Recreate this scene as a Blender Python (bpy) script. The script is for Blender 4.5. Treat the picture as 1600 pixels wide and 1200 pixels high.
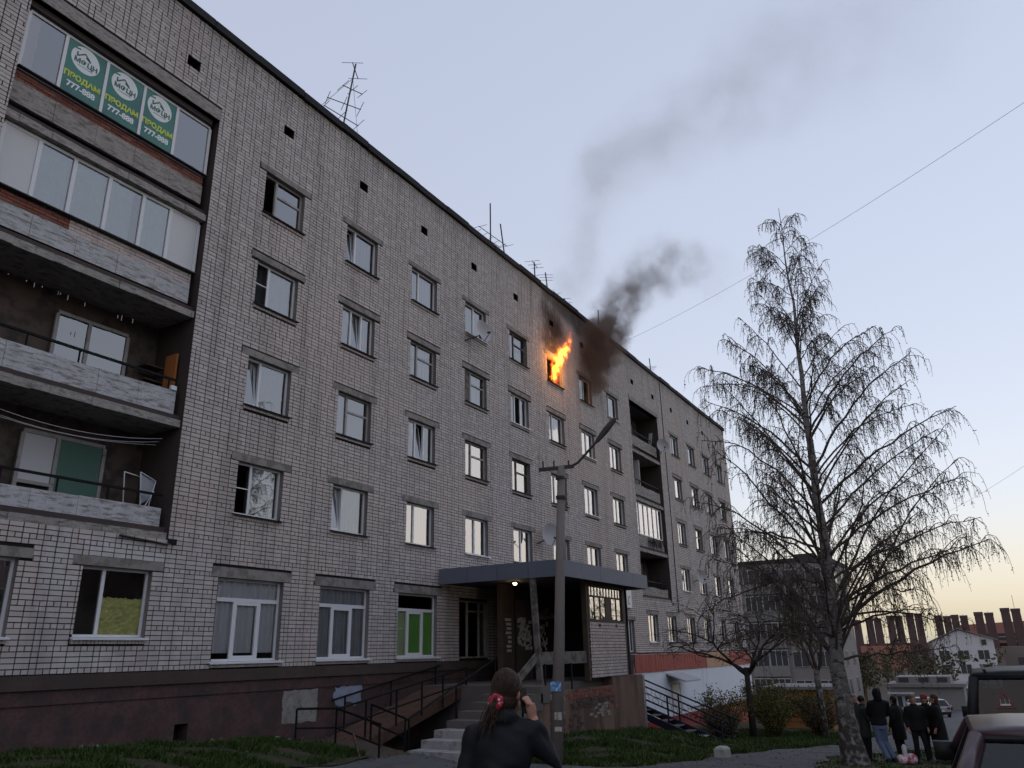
import bpy, math, random
import numpy as np
from mathutils import Vector, Matrix

random.seed(7)
rng = np.random.default_rng(11)
scene = bpy.context.scene
COL = scene.collection
for o in list(bpy.data.objects):
    bpy.data.objects.remove(o)

# ------------------------------------------------------------------ camera
# z = 0 is the photographer's eye level, +X runs along the facade, the facade stands at y = 15.2
PITCH, YAW, ROLL = (math.radians(a) for a in (19.1167, 29.8965, -1.2297))
_fw = Vector((math.cos(YAW), math.sin(YAW), 0)); _rt = Vector((math.sin(YAW), -math.cos(YAW), 0)); _up = Vector((0, 0, 1))
_F = _fw * math.cos(PITCH) + _up * math.sin(PITCH)
_U0 = -_fw * math.sin(PITCH) + _up * math.cos(PITCH)
_R = _rt * math.cos(ROLL) + _U0 * math.sin(ROLL)
_U = -_rt * math.sin(ROLL) + _U0 * math.cos(ROLL)
cam_data = bpy.data.cameras.new('camera')
cam_data.lens = 1214.96 * 36 / 1600
cam_data.sensor_width = 36
cam_data.clip_start = 0.1
cam_data.clip_end = 6000
cam = bpy.data.objects.new('camera', cam_data)
cam.matrix_world = Matrix(((_R.x, _U.x, -_F.x, 0), (_R.y, _U.y, -_F.y, 0), (_R.z, _U.z, -_F.z, 0), (0, 0, 0, 1)))
COL.objects.link(cam)
scene.camera = cam

# ------------------------------------------------------------------ sky, sun, exposure
SUN_AZ = math.radians(-28)          # measured from +X towards +Y; the glow sits low at the right
SUN_EL = math.radians(-3.0)
SKY_GAMMA, SKY_SAT, SKY_TINT, SKY_STRENGTH = 0.20, 1.65, (0.91, 0.953, 1.07), 0.15
world = bpy.data.worlds.new('World'); scene.world = world
world.use_nodes = True
wn = world.node_tree; wn.nodes.clear()
w_out = wn.nodes.new('ShaderNodeOutputWorld')
w_bg = wn.nodes.new('ShaderNodeBackground')
sky = wn.nodes.new('ShaderNodeTexSky')
sky.sky_type = 'NISHITA'
sky.sun_disc = False
sky.sun_elevation = SUN_EL
sky.sun_rotation = math.radians(90) - SUN_AZ
sky.altitude = 100
sky.air_density = 1.0
sky.dust_density = 1.0
sky.ozone_density = 1.0
# after-sunset sky: the twilight range is compressed evenly over the whole dome and cooled towards lavender
w_gam = wn.nodes.new('ShaderNodeGamma'); w_gam.inputs['Gamma'].default_value = SKY_GAMMA
w_hsv = wn.nodes.new('ShaderNodeHueSaturation')
w_hsv.inputs['Saturation'].default_value = SKY_SAT
w_tint = wn.nodes.new('ShaderNodeMix'); w_tint.data_type = 'RGBA'; w_tint.blend_type = 'MULTIPLY'
w_tint.inputs['Factor'].default_value = 1.0; w_tint.inputs[7].default_value = (*SKY_TINT, 1)
w_bg.inputs['Strength'].default_value = SKY_STRENGTH
wn.links.new(sky.outputs[0], w_gam.inputs['Color'])
wn.links.new(w_gam.outputs[0], w_hsv.inputs['Color'])
wn.links.new(w_hsv.outputs[0], w_tint.inputs[6])
# thick evening air low over the horizon, all the way round: pale peach instead of pure spectral yellow
w_geo = wn.nodes.new('ShaderNodeTexCoord'); w_sep = wn.nodes.new('ShaderNodeSeparateXYZ'); wn.links.new(w_geo.outputs['Generated'], w_sep.inputs[0])
w_low = wn.nodes.new('ShaderNodeMapRange'); w_low.interpolation_type = 'SMOOTHSTEP'
for i_, v_ in ((1, 0.16), (2, -0.01), (3, 0.0), (4, 0.92)): w_low.inputs[i_].default_value = v_
wn.links.new(w_sep.outputs[2], w_low.inputs[0])
w_bw = wn.nodes.new('ShaderNodeRGBToBW'); wn.links.new(w_tint.outputs[2], w_bw.inputs[0])
w_pe = wn.nodes.new('ShaderNodeVectorMath'); w_pe.operation = 'SCALE'; w_pe.inputs[0].default_value = (1.06, 0.97, 0.83); wn.links.new(w_bw.outputs[0], w_pe.inputs['Scale'])
w_mix = wn.nodes.new('ShaderNodeMix'); w_mix.data_type = 'RGBA'
wn.links.new(w_low.outputs[0], w_mix.inputs['Factor']); wn.links.new(w_tint.outputs[2], w_mix.inputs[6]); wn.links.new(w_pe.outputs[0], w_mix.inputs[7])
wn.links.new(w_mix.outputs[2], w_bg.inputs['Color'])
wn.links.new(w_bg.outputs[0], w_out.inputs[0])

sun_data = bpy.data.lights.new('sun', 'SUN')
sun_data.energy = 0.022
sun_data.angle = math.radians(26)
sun_data.color = (1.0, 0.86, 0.74)
sun = bpy.data.objects.new('sun', sun_data)
_el = math.radians(3)                  # broad afterglow above the place where the sun has set
_sd = Vector((math.cos(_el) * math.cos(SUN_AZ), math.cos(_el) * math.sin(SUN_AZ), math.sin(_el)))
sun.rotation_euler = (-_sd).to_track_quat('-Z', 'Y').to_euler()
COL.objects.link(sun)

scene.view_settings.view_transform = 'Standard'
scene.view_settings.look = 'None'
scene.view_settings.gamma = 1
scene.view_settings.exposure = 3.0
scene.render.engine = 'CYCLES'
scene.cycles.max_bounces = 6
scene.cycles.transparent_max_bounces = 16
scene.cycles.volume_bounces = 1
scene.cycles.use_denoising = True
try:
    scene.cycles.denoiser = 'OPENIMAGEDENOISE'
except Exception:
    pass
# ------------------------------------------------------------------ materials
def new_mat(name):
    m = bpy.data.materials.new(name); m.use_nodes = True
    nt = m.node_tree
    b = nt.nodes['Principled BSDF']
    return m, nt, b

class N:                                     # tiny node-graph helper
    def __init__(self, nt): self.nt = nt
    def node(self, t, **kw):
        n = self.nt.nodes.new(t)
        for k, v in kw.items(): setattr(n, k, v)
        return n
    def put(self, sock, v):
        if hasattr(v, 'links') or isinstance(v, bpy.types.NodeSocket): self.nt.links.new(v, sock)
        else:
            if hasattr(sock.default_value, '__len__') and not hasattr(v, '__len__'): v = (v,) * len(sock.default_value)
            if hasattr(sock.default_value, '__len__') and len(sock.default_value) == 4 and len(v) == 3: v = (*v, 1)
            sock.default_value = v
    def math(self, op, a, b=0.0, c=None, clamp=False):
        n = self.node('ShaderNodeMath', operation=op, use_clamp=clamp)
        self.put(n.inputs[0], a); self.put(n.inputs[1], b)
        if c is not None: self.put(n.inputs[2], c)
        return n.outputs[0]
    def vec(self, op, a, b=None, scale=None):
        n = self.node('ShaderNodeVectorMath', operation=op)
        self.put(n.inputs[0], a)
        if b is not None: self.put(n.inputs[1], b)
        if scale is not None: self.put(n.inputs['Scale'], scale)
        return n.outputs['Value'] if op in ('LENGTH', 'DOT_PRODUCT', 'DISTANCE') else n.outputs[0]
    def pos(self): return self.node('ShaderNodeNewGeometry').outputs['Position']
    def obj(self): return self.node('ShaderNodeTexCoord').outputs['Object']
    def noise(self, v, scale, detail=4, rough=0.55, color=False, dim='3D'):
        n = self.node('ShaderNodeTexNoise'); n.noise_dimensions = dim
        self.put(n.inputs['Vector'], v); n.inputs['Scale'].default_value = scale
        n.inputs['Detail'].default_value = detail; n.inputs['Roughness'].default_value = rough
        return n.outputs['Color'] if color else n.outputs['Fac']
    def ramp(self, f, a, b, lo=0.0, hi=1.0, smooth=True):
        n = self.node('ShaderNodeMapRange', interpolation_type='SMOOTHSTEP' if smooth else 'LINEAR')
        self.put(n.inputs[0], f); self.put(n.inputs[1], a); self.put(n.inputs[2], b); self.put(n.inputs[3], lo); self.put(n.inputs[4], hi)
        return n.outputs[0]
    def mix(self, f, a, b, blend='MIX'):
        n = self.node('ShaderNodeMix', data_type='RGBA', blend_type=blend)
        self.put(n.inputs['Factor'], f)
        self.put(n.inputs[6], a); self.put(n.inputs[7], b)
        return n.outputs[2]
    def scale(self, v, s):
        n = self.node('ShaderNodeMapping'); self.put(n.inputs['Vector'], v); n.inputs['Scale'].default_value = s
        return n.outputs[0]
    def bump(self, h, strength, dist=0.01):
        n = self.node('ShaderNodeBump'); n.inputs['Strength'].default_value = strength; n.inputs['Distance'].default_value = dist
        self.put(n.inputs['Height'], h); return n.outputs[0]

def mul(c, k): return tuple(min(1, x * k) for x in c)

def surf(name, col, rough=0.8, var=0.25, scale=1.5, col2=None, mask=(0.45, 0.6), metal=0.0, bump=0.25, bscale=40, spec=0.3, streak=False, stretch=None):
    """procedural surface: base colour with two-scale tonal variation, optional second colour in patches, fine relief"""
    m, nt, b = new_mat(name); g = N(nt)
    p = g.pos()
    n1 = g.noise(p, scale, 5)
    c = g.mix(n1, mul(col, 1 - var), mul(col, 1 + var))
    n2 = g.noise(p, bscale, 3)
    c = g.mix(g.ramp(n2, 0.35, 0.75, 0.0, 0.35), c, mul(col, 1 - 1.6 * var))
    if col2 is not None:
        q = g.scale(p, stretch or ((1, 1, 0.22) if streak else (1, 1, 1)))
        c = g.mix(g.ramp(g.noise(q, scale * 1.7, 6, 0.62), *mask), c, col2)
    g.put(b.inputs['Base Color'], c)
    b.inputs['Roughness'].default_value = rough; b.inputs['Metallic'].default_value = metal
    b.inputs['Specular IOR Level'].default_value = spec
    if bump: g.put(b.inputs['Normal'], g.bump(n2, bump))
    return m

M = {}
def brick_material(name, c_lo, c_hi, soot=False):
    m, nt, b = new_mat(name); g = N(nt)
    p = g.pos()
    isl = g.node('ShaderNodeNewGeometry').outputs['Random Per Island']
    oi = g.node('ShaderNodeObjectInfo').outputs['Random']
    r = g.math('FRACT', g.math('ADD', isl, oi))
    r = g.math('POWER', r, 1.3)
    c = g.mix(r, c_lo, c_hi)
    # warm and cool bricks, large weathering drifts, rain streaks
    warm = g.ramp(g.noise(p, 0.22, 4), 0.42, 0.68)
    c = g.mix(g.math('MULTIPLY', warm, 0.45), c, (c_hi[0] * 1.02, c_hi[1] * 0.90, c_hi[2] * 0.82))
    st = g.ramp(g.noise(g.scale(p, (1.4, 1, 0.09)), 1.6, 7, 0.7), 0.46, 0.74)
    c = g.mix(g.math('MULTIPLY', st, 0.45), c, (0.19, 0.17, 0.16))
    zz = g.node('ShaderNodeSeparateXYZ'); g.put(zz.inputs[0], p)
    drip = g.math('MULTIPLY', g.ramp(g.math('SUBTRACT', zz.outputs[2], g.math('MULTIPLY', g.noise(g.scale(p, (2.2, 1, 0.05)), 1.0, 6, 0.7), 2.4)), 14.0, 15.6), 0.55)      # damp under the roof edge
    c = g.mix(drip, c, (0.17, 0.155, 0.145))
    rose = g.ramp(g.noise(g.scale(p, (0.6, 1, 0.22)), 0.9, 5, 0.6), 0.60, 0.74)
    c = g.mix(g.math('MULTIPLY', rose, 0.40), c, (0.42, 0.31, 0.27))
    ef = g.ramp(g.noise(p, 0.8, 6, 0.7), 0.62, 0.78)
    c = g.mix(g.math('MULTIPLY', ef, 0.35), c, (0.50, 0.48, 0.47))
    fine = g.noise(p, 60, 3)
    c = g.mix(g.ramp(fine, 0.3, 0.75, 0, 0.22), c, mul(c_lo, 0.65))
    if soot:
        lm = None
        for (cx, cz, rx, rz) in ((9.9, 2.2, 1.5, .3), (8.75, 1.7, .55, .95), (10.6, 2.15, .8, .25), (9.6, .1, .9, .25)):      # splashes of lime
            d = g.vec('LENGTH', g.vec('MULTIPLY', g.vec('SUBTRACT', p, (cx, 15.2, cz)), (1 / rx, 0, 1 / rz)))
            d = g.math('ADD', d, g.math('MULTIPLY', g.math('SUBTRACT', g.noise(p, 3.5, 5, .65), 0.5), 2.6))
            e = g.ramp(d, 0.3, 0.9, 0.42, 0); lm = e if lm is None else g.math('MAXIMUM', lm, e)
        c = g.mix(lm, c, (0.66, 0.65, 0.66))
        s = None
        for (cx, cz, rx, rz, k) in ((30.6, 14.4, 1.7, 1.9, 0.95), (29.9, 14.0, 0.9, 2.3, 0.8), (34.9, 14.3, 1.3, 2.2, 0.9), (32.4, 15.9, 3.6, 0.9, 0.75), (30.5, 13.3, 1.5, 0.9, 0.9)):
            q = g.vec('SUBTRACT', p, (cx, 15.2, cz)); q = g.vec('MULTIPLY', q, (1 / rx, 0, 1 / rz))
            d = g.vec('LENGTH', q)
            d = g.math('ADD', d, g.math('MULTIPLY', g.math('SUBTRACT', g.noise(p, 0.9, 5), 0.5), 1.3))
            e = g.math('MULTIPLY', g.ramp(d, 0.25, 1.15, 1, 0), k)
            s = e if s is None else g.math('MAXIMUM', s, e)
        c = g.mix(s, c, (0.045, 0.035, 0.03))
    g.put(b.inputs['Base Color'], c)
    b.inputs['Roughness'].default_value = 0.9; b.inputs['Specular IOR Level'].default_value = 0.2
    g.put(b.inputs['Normal'], g.bump(fine, 0.3))
    return m

M['brick'] = brick_material('silicate_brick', (0.48, 0.44, 0.42), (0.61, 0.565, 0.54), soot=True)
M['porch_brick'] = brick_material('pale_porch_brick', (0.50, 0.44, 0.42), (0.66, 0.58, 0.55))
M['red_brick'] = brick_material('red_brick', (0.16, 0.06, 0.045), (0.30, 0.12, 0.085))
M['mortar'] = surf('dark_mortar', (0.022, 0.020, 0.021), 0.95, 0.4)
M['reveal'] = surf('reveal_plaster', (0.22, 0.20, 0.19), 0.9, 0.35, 2.5)
M['lintel'] = surf('lintel_concrete', (0.29, 0.265, 0.245), 0.9, 0.25, 2.0, (0.18, 0.165, 0.15), bscale=14)
M['concrete'] = surf('weathered_concrete', (0.34, 0.315, 0.29), 0.9, 0.4, 5.0, (0.15, 0.135, 0.12), (0.46, 0.68), bump=0.6, bscale=22, stretch=(0.5, 1, 2.0))
M['whitewash'] = surf('flaking_whitewash', (0.50, 0.50, 0.51), 0.85, 0.32, 5.0, (0.21, 0.195, 0.18), (0.46, 0.66), bump=0.6, bscale=22, stretch=(0.45, 1, 2.6))
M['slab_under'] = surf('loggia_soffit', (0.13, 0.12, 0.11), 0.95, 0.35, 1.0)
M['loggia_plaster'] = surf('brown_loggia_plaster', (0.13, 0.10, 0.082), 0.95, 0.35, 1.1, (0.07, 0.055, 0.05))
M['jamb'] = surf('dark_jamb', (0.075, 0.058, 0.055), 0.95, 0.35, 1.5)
M['pvc'] = surf('white_plastic', (0.72, 0.73, 0.75), 0.4, 0.06, 1.0, bump=0.02)
M['old_wood'] = surf('old_painted_wood', (0.40, 0.39, 0.37), 0.75, 0.3, 3.0, (0.16, 0.14, 0.12), (0.55, 0.7))
M['dark_wood'] = surf('dark_wood', (0.075, 0.055, 0.045), 0.7, 0.4, 3.0)
M['grey_wood'] = surf('weathered_grey_wood', (0.19, 0.175, 0.16), 0.85, 0.35, 2.5, (0.09, 0.08, 0.07))
M['orange_board'] = surf('orange_board', (0.42, 0.15, 0.045), 0.6, 0.15, 2.0)
M['room'] = surf('room_walls', (0.22, 0.20, 0.17), 0.9, 0.3, 0.5, bump=0)
M['dark'] = surf('dark_void', (0.02, 0.018, 0.017), 0.95, 0.3, bump=0)  # near-black colour stands in for the shade inside vents, doorways and vestibule
M['charred'] = surf('charred', (0.022, 0.018, 0.016), 0.95, 0.5)
M['charred_frame'] = surf('scorched_red_frame', (0.26, 0.09, 0.07), 0.8, 0.5, 2.0, (0.03, 0.02, 0.02), (0.5, 0.65))
M['plinth'] = surf('dark_red_plinth', (0.105, 0.062, 0.058), 0.95, 0.45, 1.6, (0.055, 0.045, 0.044), (0.42, 0.68), bump=0.9, bscale=16)
M['plinth_band'] = surf('plinth_band', (0.085, 0.064, 0.057), 0.95, 0.35, 1.2, (0.06, 0.05, 0.045), (0.5, 0.68))
M['patch'] = surf('grey_render_patch', (0.30, 0.285, 0.265), 0.95, 0.35, 3.0, (0.17, 0.15, 0.14), (0.5, 0.7), bump=0.7, bscale=30)
M['graffiti'] = surf('pale_blue_paint', (0.30, 0.34, 0.44), 0.85, 0.35, 5.0)
M['roof_edge'] = surf('bitumen_edge', (0.022, 0.021, 0.024), 0.8, 0.5, 2.0)
M['steel_grey'] = surf('blue_grey_sheet_steel', (0.14, 0.16, 0.205), 0.6, 0.16, 0.8, metal=0.0, bump=0.04)
M['black_steel'] = surf('black_painted_steel', (0.010, 0.010, 0.012), 0.6, 0.3, 3.0, spec=0.12)
M['rail_blue'] = surf('dark_blue_painted_steel', (0.018, 0.022, 0.040), 0.6, 0.3, 3.0, spec=0.15)
M['rust'] = surf('rusty_ramp_steel', (0.12, 0.068, 0.046), 0.85, 0.4, 2.6, (0.065, 0.045, 0.036), (0.48, 0.66))
M['steps'] = surf('pale_step_concrete', (0.36, 0.35, 0.355), 0.9, 0.28, 2.6, (0.17, 0.16, 0.16), (0.48, 0.68))
M['steps_dark'] = surf('dark_step_concrete', (0.14, 0.125, 0.115), 0.9, 0.3, 1.6)
M['porch_plaster'] = surf('stained_porch_plaster', (0.20, 0.135, 0.105), 0.95, 0.3, 0.8, (0.10, 0.062, 0.05), (0.42, 0.62), streak=True, bump=0.5, bscale=22)
M['shop_red'] = surf('red_cladding', (0.27, 0.014, 0.011), 0.55, 0.18, 2.0, bump=0.05)
M['shop_red_low'] = surf('red_shop_plinth', (0.24, 0.010, 0.012), 0.6, 0.2, 1.0, bump=0.1)
M['shop_tan'] = surf('tan_cladding', (0.48, 0.27, 0.15), 0.6, 0.2, 2.0)
M['shop_white'] = surf('white_shop_wall', (0.70, 0.74, 0.82), 0.7, 0.08, 0.6, (0.46, 0.48, 0.53), (0.58, 0.8), streak=True, bump=0.05)
M['paper'] = surf('posted_paper', (0.52, 0.49, 0.44), 0.9, 0.25, 6.0, (0.26, 0.23, 0.2), (0.5, 0.65), bump=0.05)
M['white_sign'] = surf('white_sign', (0.72, 0.72, 0.70), 0.5, 0.08, 1.0, bump=0)
M['pole'] = surf('grey_concrete_pole', (0.21, 0.185, 0.168), 0.9, 0.25, 2.0, (0.17, 0.15, 0.14), (0.5, 0.7), streak=True)
M['lamp_metal'] = surf('dark_lamp_metal', (0.05, 0.045, 0.045), 0.6, 0.3, 3.0)
M['blue_tag'] = surf('blue_notice', (0.09, 0.26, 0.52), 0.6, 0.25, 8.0, (0.45, 0.62, 0.78), (0.5, 0.6))
M['dish'] = surf('satellite_dish_grey', (0.42, 0.41, 0.42), 0.5, 0.1, 2.0, bump=0)
M['antenna'] = surf('antenna_metal', (0.07, 0.065, 0.07), 0.6, 0.3, 2.0, bump=0)
M['asphalt'] = surf('worn_asphalt', (0.105, 0.105, 0.112), 0.93, 0.25, 0.7, (0.065, 0.06, 0.057), (0.48, 0.68), bump=0.7, bscale=60)
M['dirt'] = surf('trodden_dirt', (0.085, 0.068, 0.052), 0.97, 0.4, 0.8, (0.045, 0.055, 0.025), (0.5, 0.66), bump=0.9, bscale=25)
M['lawn'] = surf('lawn_soil', (0.036, 0.042, 0.018), 0.97, 0.5, 2.2, (0.060, 0.046, 0.030), (0.42, 0.62), bump=0.9, bscale=30)
M['stone'] = surf('pale_stone', (0.40, 0.39, 0.37), 0.9, 0.25, 4.0, bump=0.6)
M['skin'] = surf('skin', (0.46, 0.24, 0.17), 0.55, 0.12, 8.0, bump=0.05)
M['jacket'] = surf('navy_jacket', (0.0085, 0.0095, 0.013), 0.68, 0.35, 5.0, bump=0.4, bscale=18)
M['black_cloth'] = surf('black_cloth', (0.010, 0.010, 0.012), 0.85, 0.35, 5.0, bump=0.3)
M['olive_coat'] = surf('dark_olive_coat', (0.035, 0.038, 0.034), 0.85, 0.3, 5.0, bump=0.3)
M['jeans'] = surf('light_blue_jeans', (0.17, 0.23, 0.36), 0.85, 0.25, 5.0, bump=0.3)
M['hair_brown'] = surf('brown_hair', (0.050, 0.026, 0.018), 0.45, 0.55, 30.0, (0.11, 0.055, 0.03), (0.52, 0.72), bump=0.8, bscale=90, streak=True)
M['hair_black'] = surf('black_hair', (0.012, 0.010, 0.010), 0.5, 0.4, 12.0)
M['hair_fair'] = surf('dark_fair_hair', (0.15, 0.10, 0.06), 0.55, 0.3, 12.0)
M['scrunchie'] = surf('red_patterned_scrunchie', (0.42, 0.03, 0.05), 0.8, 0.3, 30.0, (0.75, 0.55, 0.55), (0.56, 0.6), bump=0.4)
M['red_cap'] = surf('dark_red_cap', (0.22, 0.02, 0.03), 0.8, 0.3, 8.0)
M['blue_cloth'] = surf('blue_cloth', (0.05, 0.10, 0.30), 0.85, 0.3, 8.0)
M['shoe'] = surf('dark_shoe', (0.02, 0.02, 0.022), 0.6, 0.3, 8.0, (0.5, 0.5, 0.5), (0.62, 0.66))
M['phone'] = surf('black_phone', (0.012, 0.012, 0.014), 0.2, 0.1, bump=0)
M['eye'] = surf('eye_dark', (0.02, 0.015, 0.012), 0.2, 0.1, bump=0)
M['lip'] = surf('lip', (0.34, 0.12, 0.10), 0.5, 0.1, bump=0)
M['bag'] = surf('pink_and_white_bag', (0.62, 0.55, 0.56), 0.6, 0.12, 6.0, (0.50, 0.10, 0.16), (0.5, 0.54))
M['car_red'] = surf('dark_red_car_paint', (0.046, 0.019, 0.024), 0.32, 0.06, 1.0, bump=0, spec=0.6)
M['car_black'] = surf('black_car_paint', (0.012, 0.012, 0.014), 0.5, 0.1, 1.0, bump=0, spec=0.25)
M['car_white'] = surf('white_car_paint', (0.70, 0.70, 0.72), 0.3, 0.05, 1.0, bump=0, spec=0.6)
M['car_grey'] = surf('grey_car_paint', (0.30, 0.30, 0.31), 0.3, 0.06, 1.0, bump=0, spec=0.6)
M['tyre'] = surf('tyre', (0.018, 0.018, 0.018), 0.9, 0.3, 5.0)
M['rim'] = surf('rim', (0.35, 0.35, 0.36), 0.4, 0.1, 5.0, metal=0.7, bump=0)
M['car_trim'] = surf('black_car_trim', (0.015, 0.015, 0.016), 0.6, 0.2, 5.0)
M['tail_light'] = surf('tail_light', (0.35, 0.015, 0.012), 0.25, 0.1, 5.0, bump=0)
M['sticker_red'] = surf('sticker_red', (0.62, 0.05, 0.09), 0.6, 0.1, bump=0)
M['sticker_white'] = surf('sticker_white', (0.72, 0.70, 0.70), 0.6, 0.05, bump=0)
M['banner_text'] = surf('banner_white', (0.78, 0.83, 0.82), 0.6, 0.05, bump=0)
M['banner_yellow'] = surf('banner_yellow', (0.62, 0.72, 0.10), 0.6, 0.05, bump=0)
M['banner_dark'] = surf('banner_dark_green', (0.06, 0.13, 0.12), 0.6, 0.05, bump=0)
M['panel_white'] = surf('white_sandwich_panel', (0.62, 0.615, 0.62), 0.5, 0.06, 0.7, bump=0.02)
M['cur_white'] = surf('white_curtain', (0.74, 0.75, 0.76), 0.9, 0.12, 3.0, bump=0.1)
M['cur_grey'] = surf('grey_curtain', (0.42, 0.44, 0.46), 0.9, 0.2, 3.0, bump=0.1)
M['cur_mint'] = surf('mint_curtain', (0.66, 0.84, 0.79), 0.9, 0.15, 3.0, bump=0.1)
M['cur_green'] = surf('green_curtain', (0.30, 0.66, 0.16), 0.9, 0.12, 2.0, bump=0.1)
M['cur_lime'] = surf('lime_curtain', (0.66, 0.78, 0.46), 0.9, 0.12, 2.0, bump=0.1)
M['cur_cream'] = surf('cream_curtain', (0.62, 0.52, 0.42), 0.9, 0.12, 2.0, bump=0.1)
M['cur_pink'] = surf('pink_cloth', (0.38, 0.16, 0.15), 0.9, 0.2, 2.0, bump=0.1)
M['cur_brown'] = surf('brown_curtain', (0.10, 0.065, 0.05), 0.9, 0.25, 2.0, bump=0.1)
M['film'] = surf('crumpled_gold_film', (0.80, 0.80, 0.30), 0.25, 0.2, 6.0, metal=0.0, bump=1.0, bscale=14)
M['mint_door'] = surf('green_door', (0.10, 0.20, 0.15), 0.6, 0.15, 1.5)
M['bg_panel'] = surf('far_block_panel', (0.25, 0.23, 0.22), 0.9, 0.2, 0.3, bump=0)
M['bg_panel2'] = surf('far_block_loggia', (0.26, 0.25, 0.24), 0.9, 0.15, 0.4, bump=0)
M['bg_roof'] = surf('far_roof', (0.06, 0.055, 0.055), 0.9, 0.2, 0.4, bump=0)
M['factory'] = surf('red_factory_wall', (0.38, 0.17, 0.135), 0.9, 0.2, 0.15, bump=0)  # lightened so the colour carries the distance haze
M['factory_dark'] = surf('dark_factory_wall', (0.20, 0.165, 0.15), 0.9, 0.2, 0.15, bump=0)
M['chimney'] = surf('dark_brick_stack', (0.11, 0.072, 0.072), 0.9, 0.25, 0.3, bump=0)  # haze over the far stacks is put into this lighter tone
M['bg_white'] = surf('far_white_wall', (0.62, 0.62, 0.64), 0.9, 0.1, 0.2, bump=0)
M['bg_win'] = surf('far_window_dark', (0.06, 0.062, 0.07), 0.25, 0.2, 1.0, bump=0, spec=0.6)
M['orange_brick'] = surf('orange_brick_wall', (0.34, 0.15, 0.055), 0.9, 0.25, 1.0, bump=0.2)
M['bush_twig'] = surf('shrub_twigs', (0.055, 0.042, 0.030), 0.9, 0.3, 4.0, bump=0)
M['bark_dark'] = surf('dark_bark', (0.045, 0.036, 0.030), 0.95, 0.4, 3.0, bump=0.6)
M['birch_twig'] = surf('birch_twigs', (0.095, 0.075, 0.066), 0.9, 0.3, 3.0, bump=0)

def leaf_mat(name, a, b2):
    m, nt, b = new_mat(name); g = N(nt)
    r = g.node('ShaderNodeNewGeometry').outputs['Random Per Island']
    g.put(b.inputs['Base Color'], g.mix(r, a, b2)); b.inputs['Roughness'].default_value = 0.7
    b.inputs['Specular IOR Level'].default_value = 0.2
    return m
M['birch_leaf'] = leaf_mat('birch_young_leaves', (0.060, 0.048, 0.030), (0.13, 0.11, 0.055))
M['bush_leaf'] = leaf_mat('shrub_leaves', (0.075, 0.085, 0.020), (0.17, 0.16, 0.045))
M['bush_brown'] = leaf_mat('brown_shrub_leaves', (0.065, 0.045, 0.025), (0.14, 0.10, 0.045))
M['wood_leaf'] = leaf_mat('far_wood_leaves', (0.050, 0.048, 0.026), (0.12, 0.105, 0.055))
M['grass'] = leaf_mat('grass_blades', (0.022, 0.045, 0.010), (0.075, 0.115, 0.030))

def birch_bark():
    m, nt, b = new_mat('birch_bark'); g = N(nt); p = g.pos()
    base = g.mix(g.noise(p, 2.0, 5), (0.16, 0.15, 0.142), (0.33, 0.315, 0.30))
    marks = g.ramp(g.noise(g.scale(p, (2.5, 2.5, 9)), 1.6, 4, 0.6), 0.54, 0.62)
    c = g.mix(marks, base, (0.035, 0.030, 0.028))
    z = g.node('ShaderNodeSeparateXYZ'); g.put(z.inputs[0], p)
    low = g.ramp(g.math('ADD', z.outputs[2], g.math('MULTIPLY', g.noise(p, 1.5, 4), 2.2)), -1.2, 2.0, 1, 0)
    c = g.mix(g.math('MULTIPLY', low, g.ramp(g.noise(p, 7, 5), 0.35, 0.55)), c, (0.045, 0.036, 0.03))
    g.put(b.inputs['Base Color'], c); b.inputs['Roughness'].default_value = 0.85
    g.put(b.inputs['Normal'], g.bump(g.noise(p, 12, 5), 0.7, 0.03))
    return m
M['birch_bark'] = birch_bark()

def glass_mat(name, tint=(0.90, 0.92, 0.93), ior=2.6, rough=0.012, gain=1.5):
    m, nt, b = new_mat(name); g = N(nt); nt.nodes.remove(b)
    out = nt.nodes['Material Output']
    tr = g.node('ShaderNodeBsdfTransparent'); tr.inputs[0].default_value = (*tint, 1)
    gl = g.node('ShaderNodeBsdfGlossy'); gl.inputs['Roughness'].default_value = rough
    fr = g.node('ShaderNodeFresnel'); fr.inputs['IOR'].default_value = ior
    wob = g.bump(g.noise(g.pos(), 1.3, 2), 0.05, 0.05); g.put(gl.inputs['Normal'], wob)
    f = g.math('MULTIPLY', fr.outputs[0], gain, clamp=True)
    mx = g.node('ShaderNodeMixShader')
    g.put(mx.inputs[0], f); nt.links.new(tr.outputs[0], mx.inputs[1]); nt.links.new(gl.outputs[0], mx.inputs[2])
    nt.links.new(mx.outputs[0], out.inputs[0])
    return m
M['glass'] = glass_mat('window_glass')
M['glass_clear'] = glass_mat('plain_shop_glass', (0.95, 0.96, 0.96), 1.5, 0.01, 1.3)
M['net'] = glass_mat('mosquito_net', (0.25, 0.25, 0.26), 1.1, 0.6, 0.4)
M['car_glass'] = glass_mat('car_glass', (0.20, 0.25, 0.30), 1.55, 0.01, 1.2)
M['banner'] = surf('green_banner', (0.045, 0.20, 0.155), 0.35, 0.08, 0.6, (0.03, 0.135, 0.13), (0.4, 0.7), bump=0, spec=0.5)

def emit_mat(name, col, strength):
    m, nt, b = new_mat(name)
    b.inputs['Emission Color'].default_value = (*col, 1); b.inputs['Emission Strength'].default_value = strength
    b.inputs['Base Color'].default_value = (*col, 1)
    return m
M['bulb'] = emit_mat('lit_bulb', (1.0, 0.78, 0.48), 4.0)
# ------------------------------------------------------------------ mesh helpers
ORIGIN = {}
def base_of(o):
    while o is not None:
        if o.name in ORIGIN: return ORIGIN[o.name]
        o = o.parent
    return Vector((0, 0, 0))

def link(o, parent=None):
    COL.objects.link(o)
    if parent is not None: o.parent = parent
    return o

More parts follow.
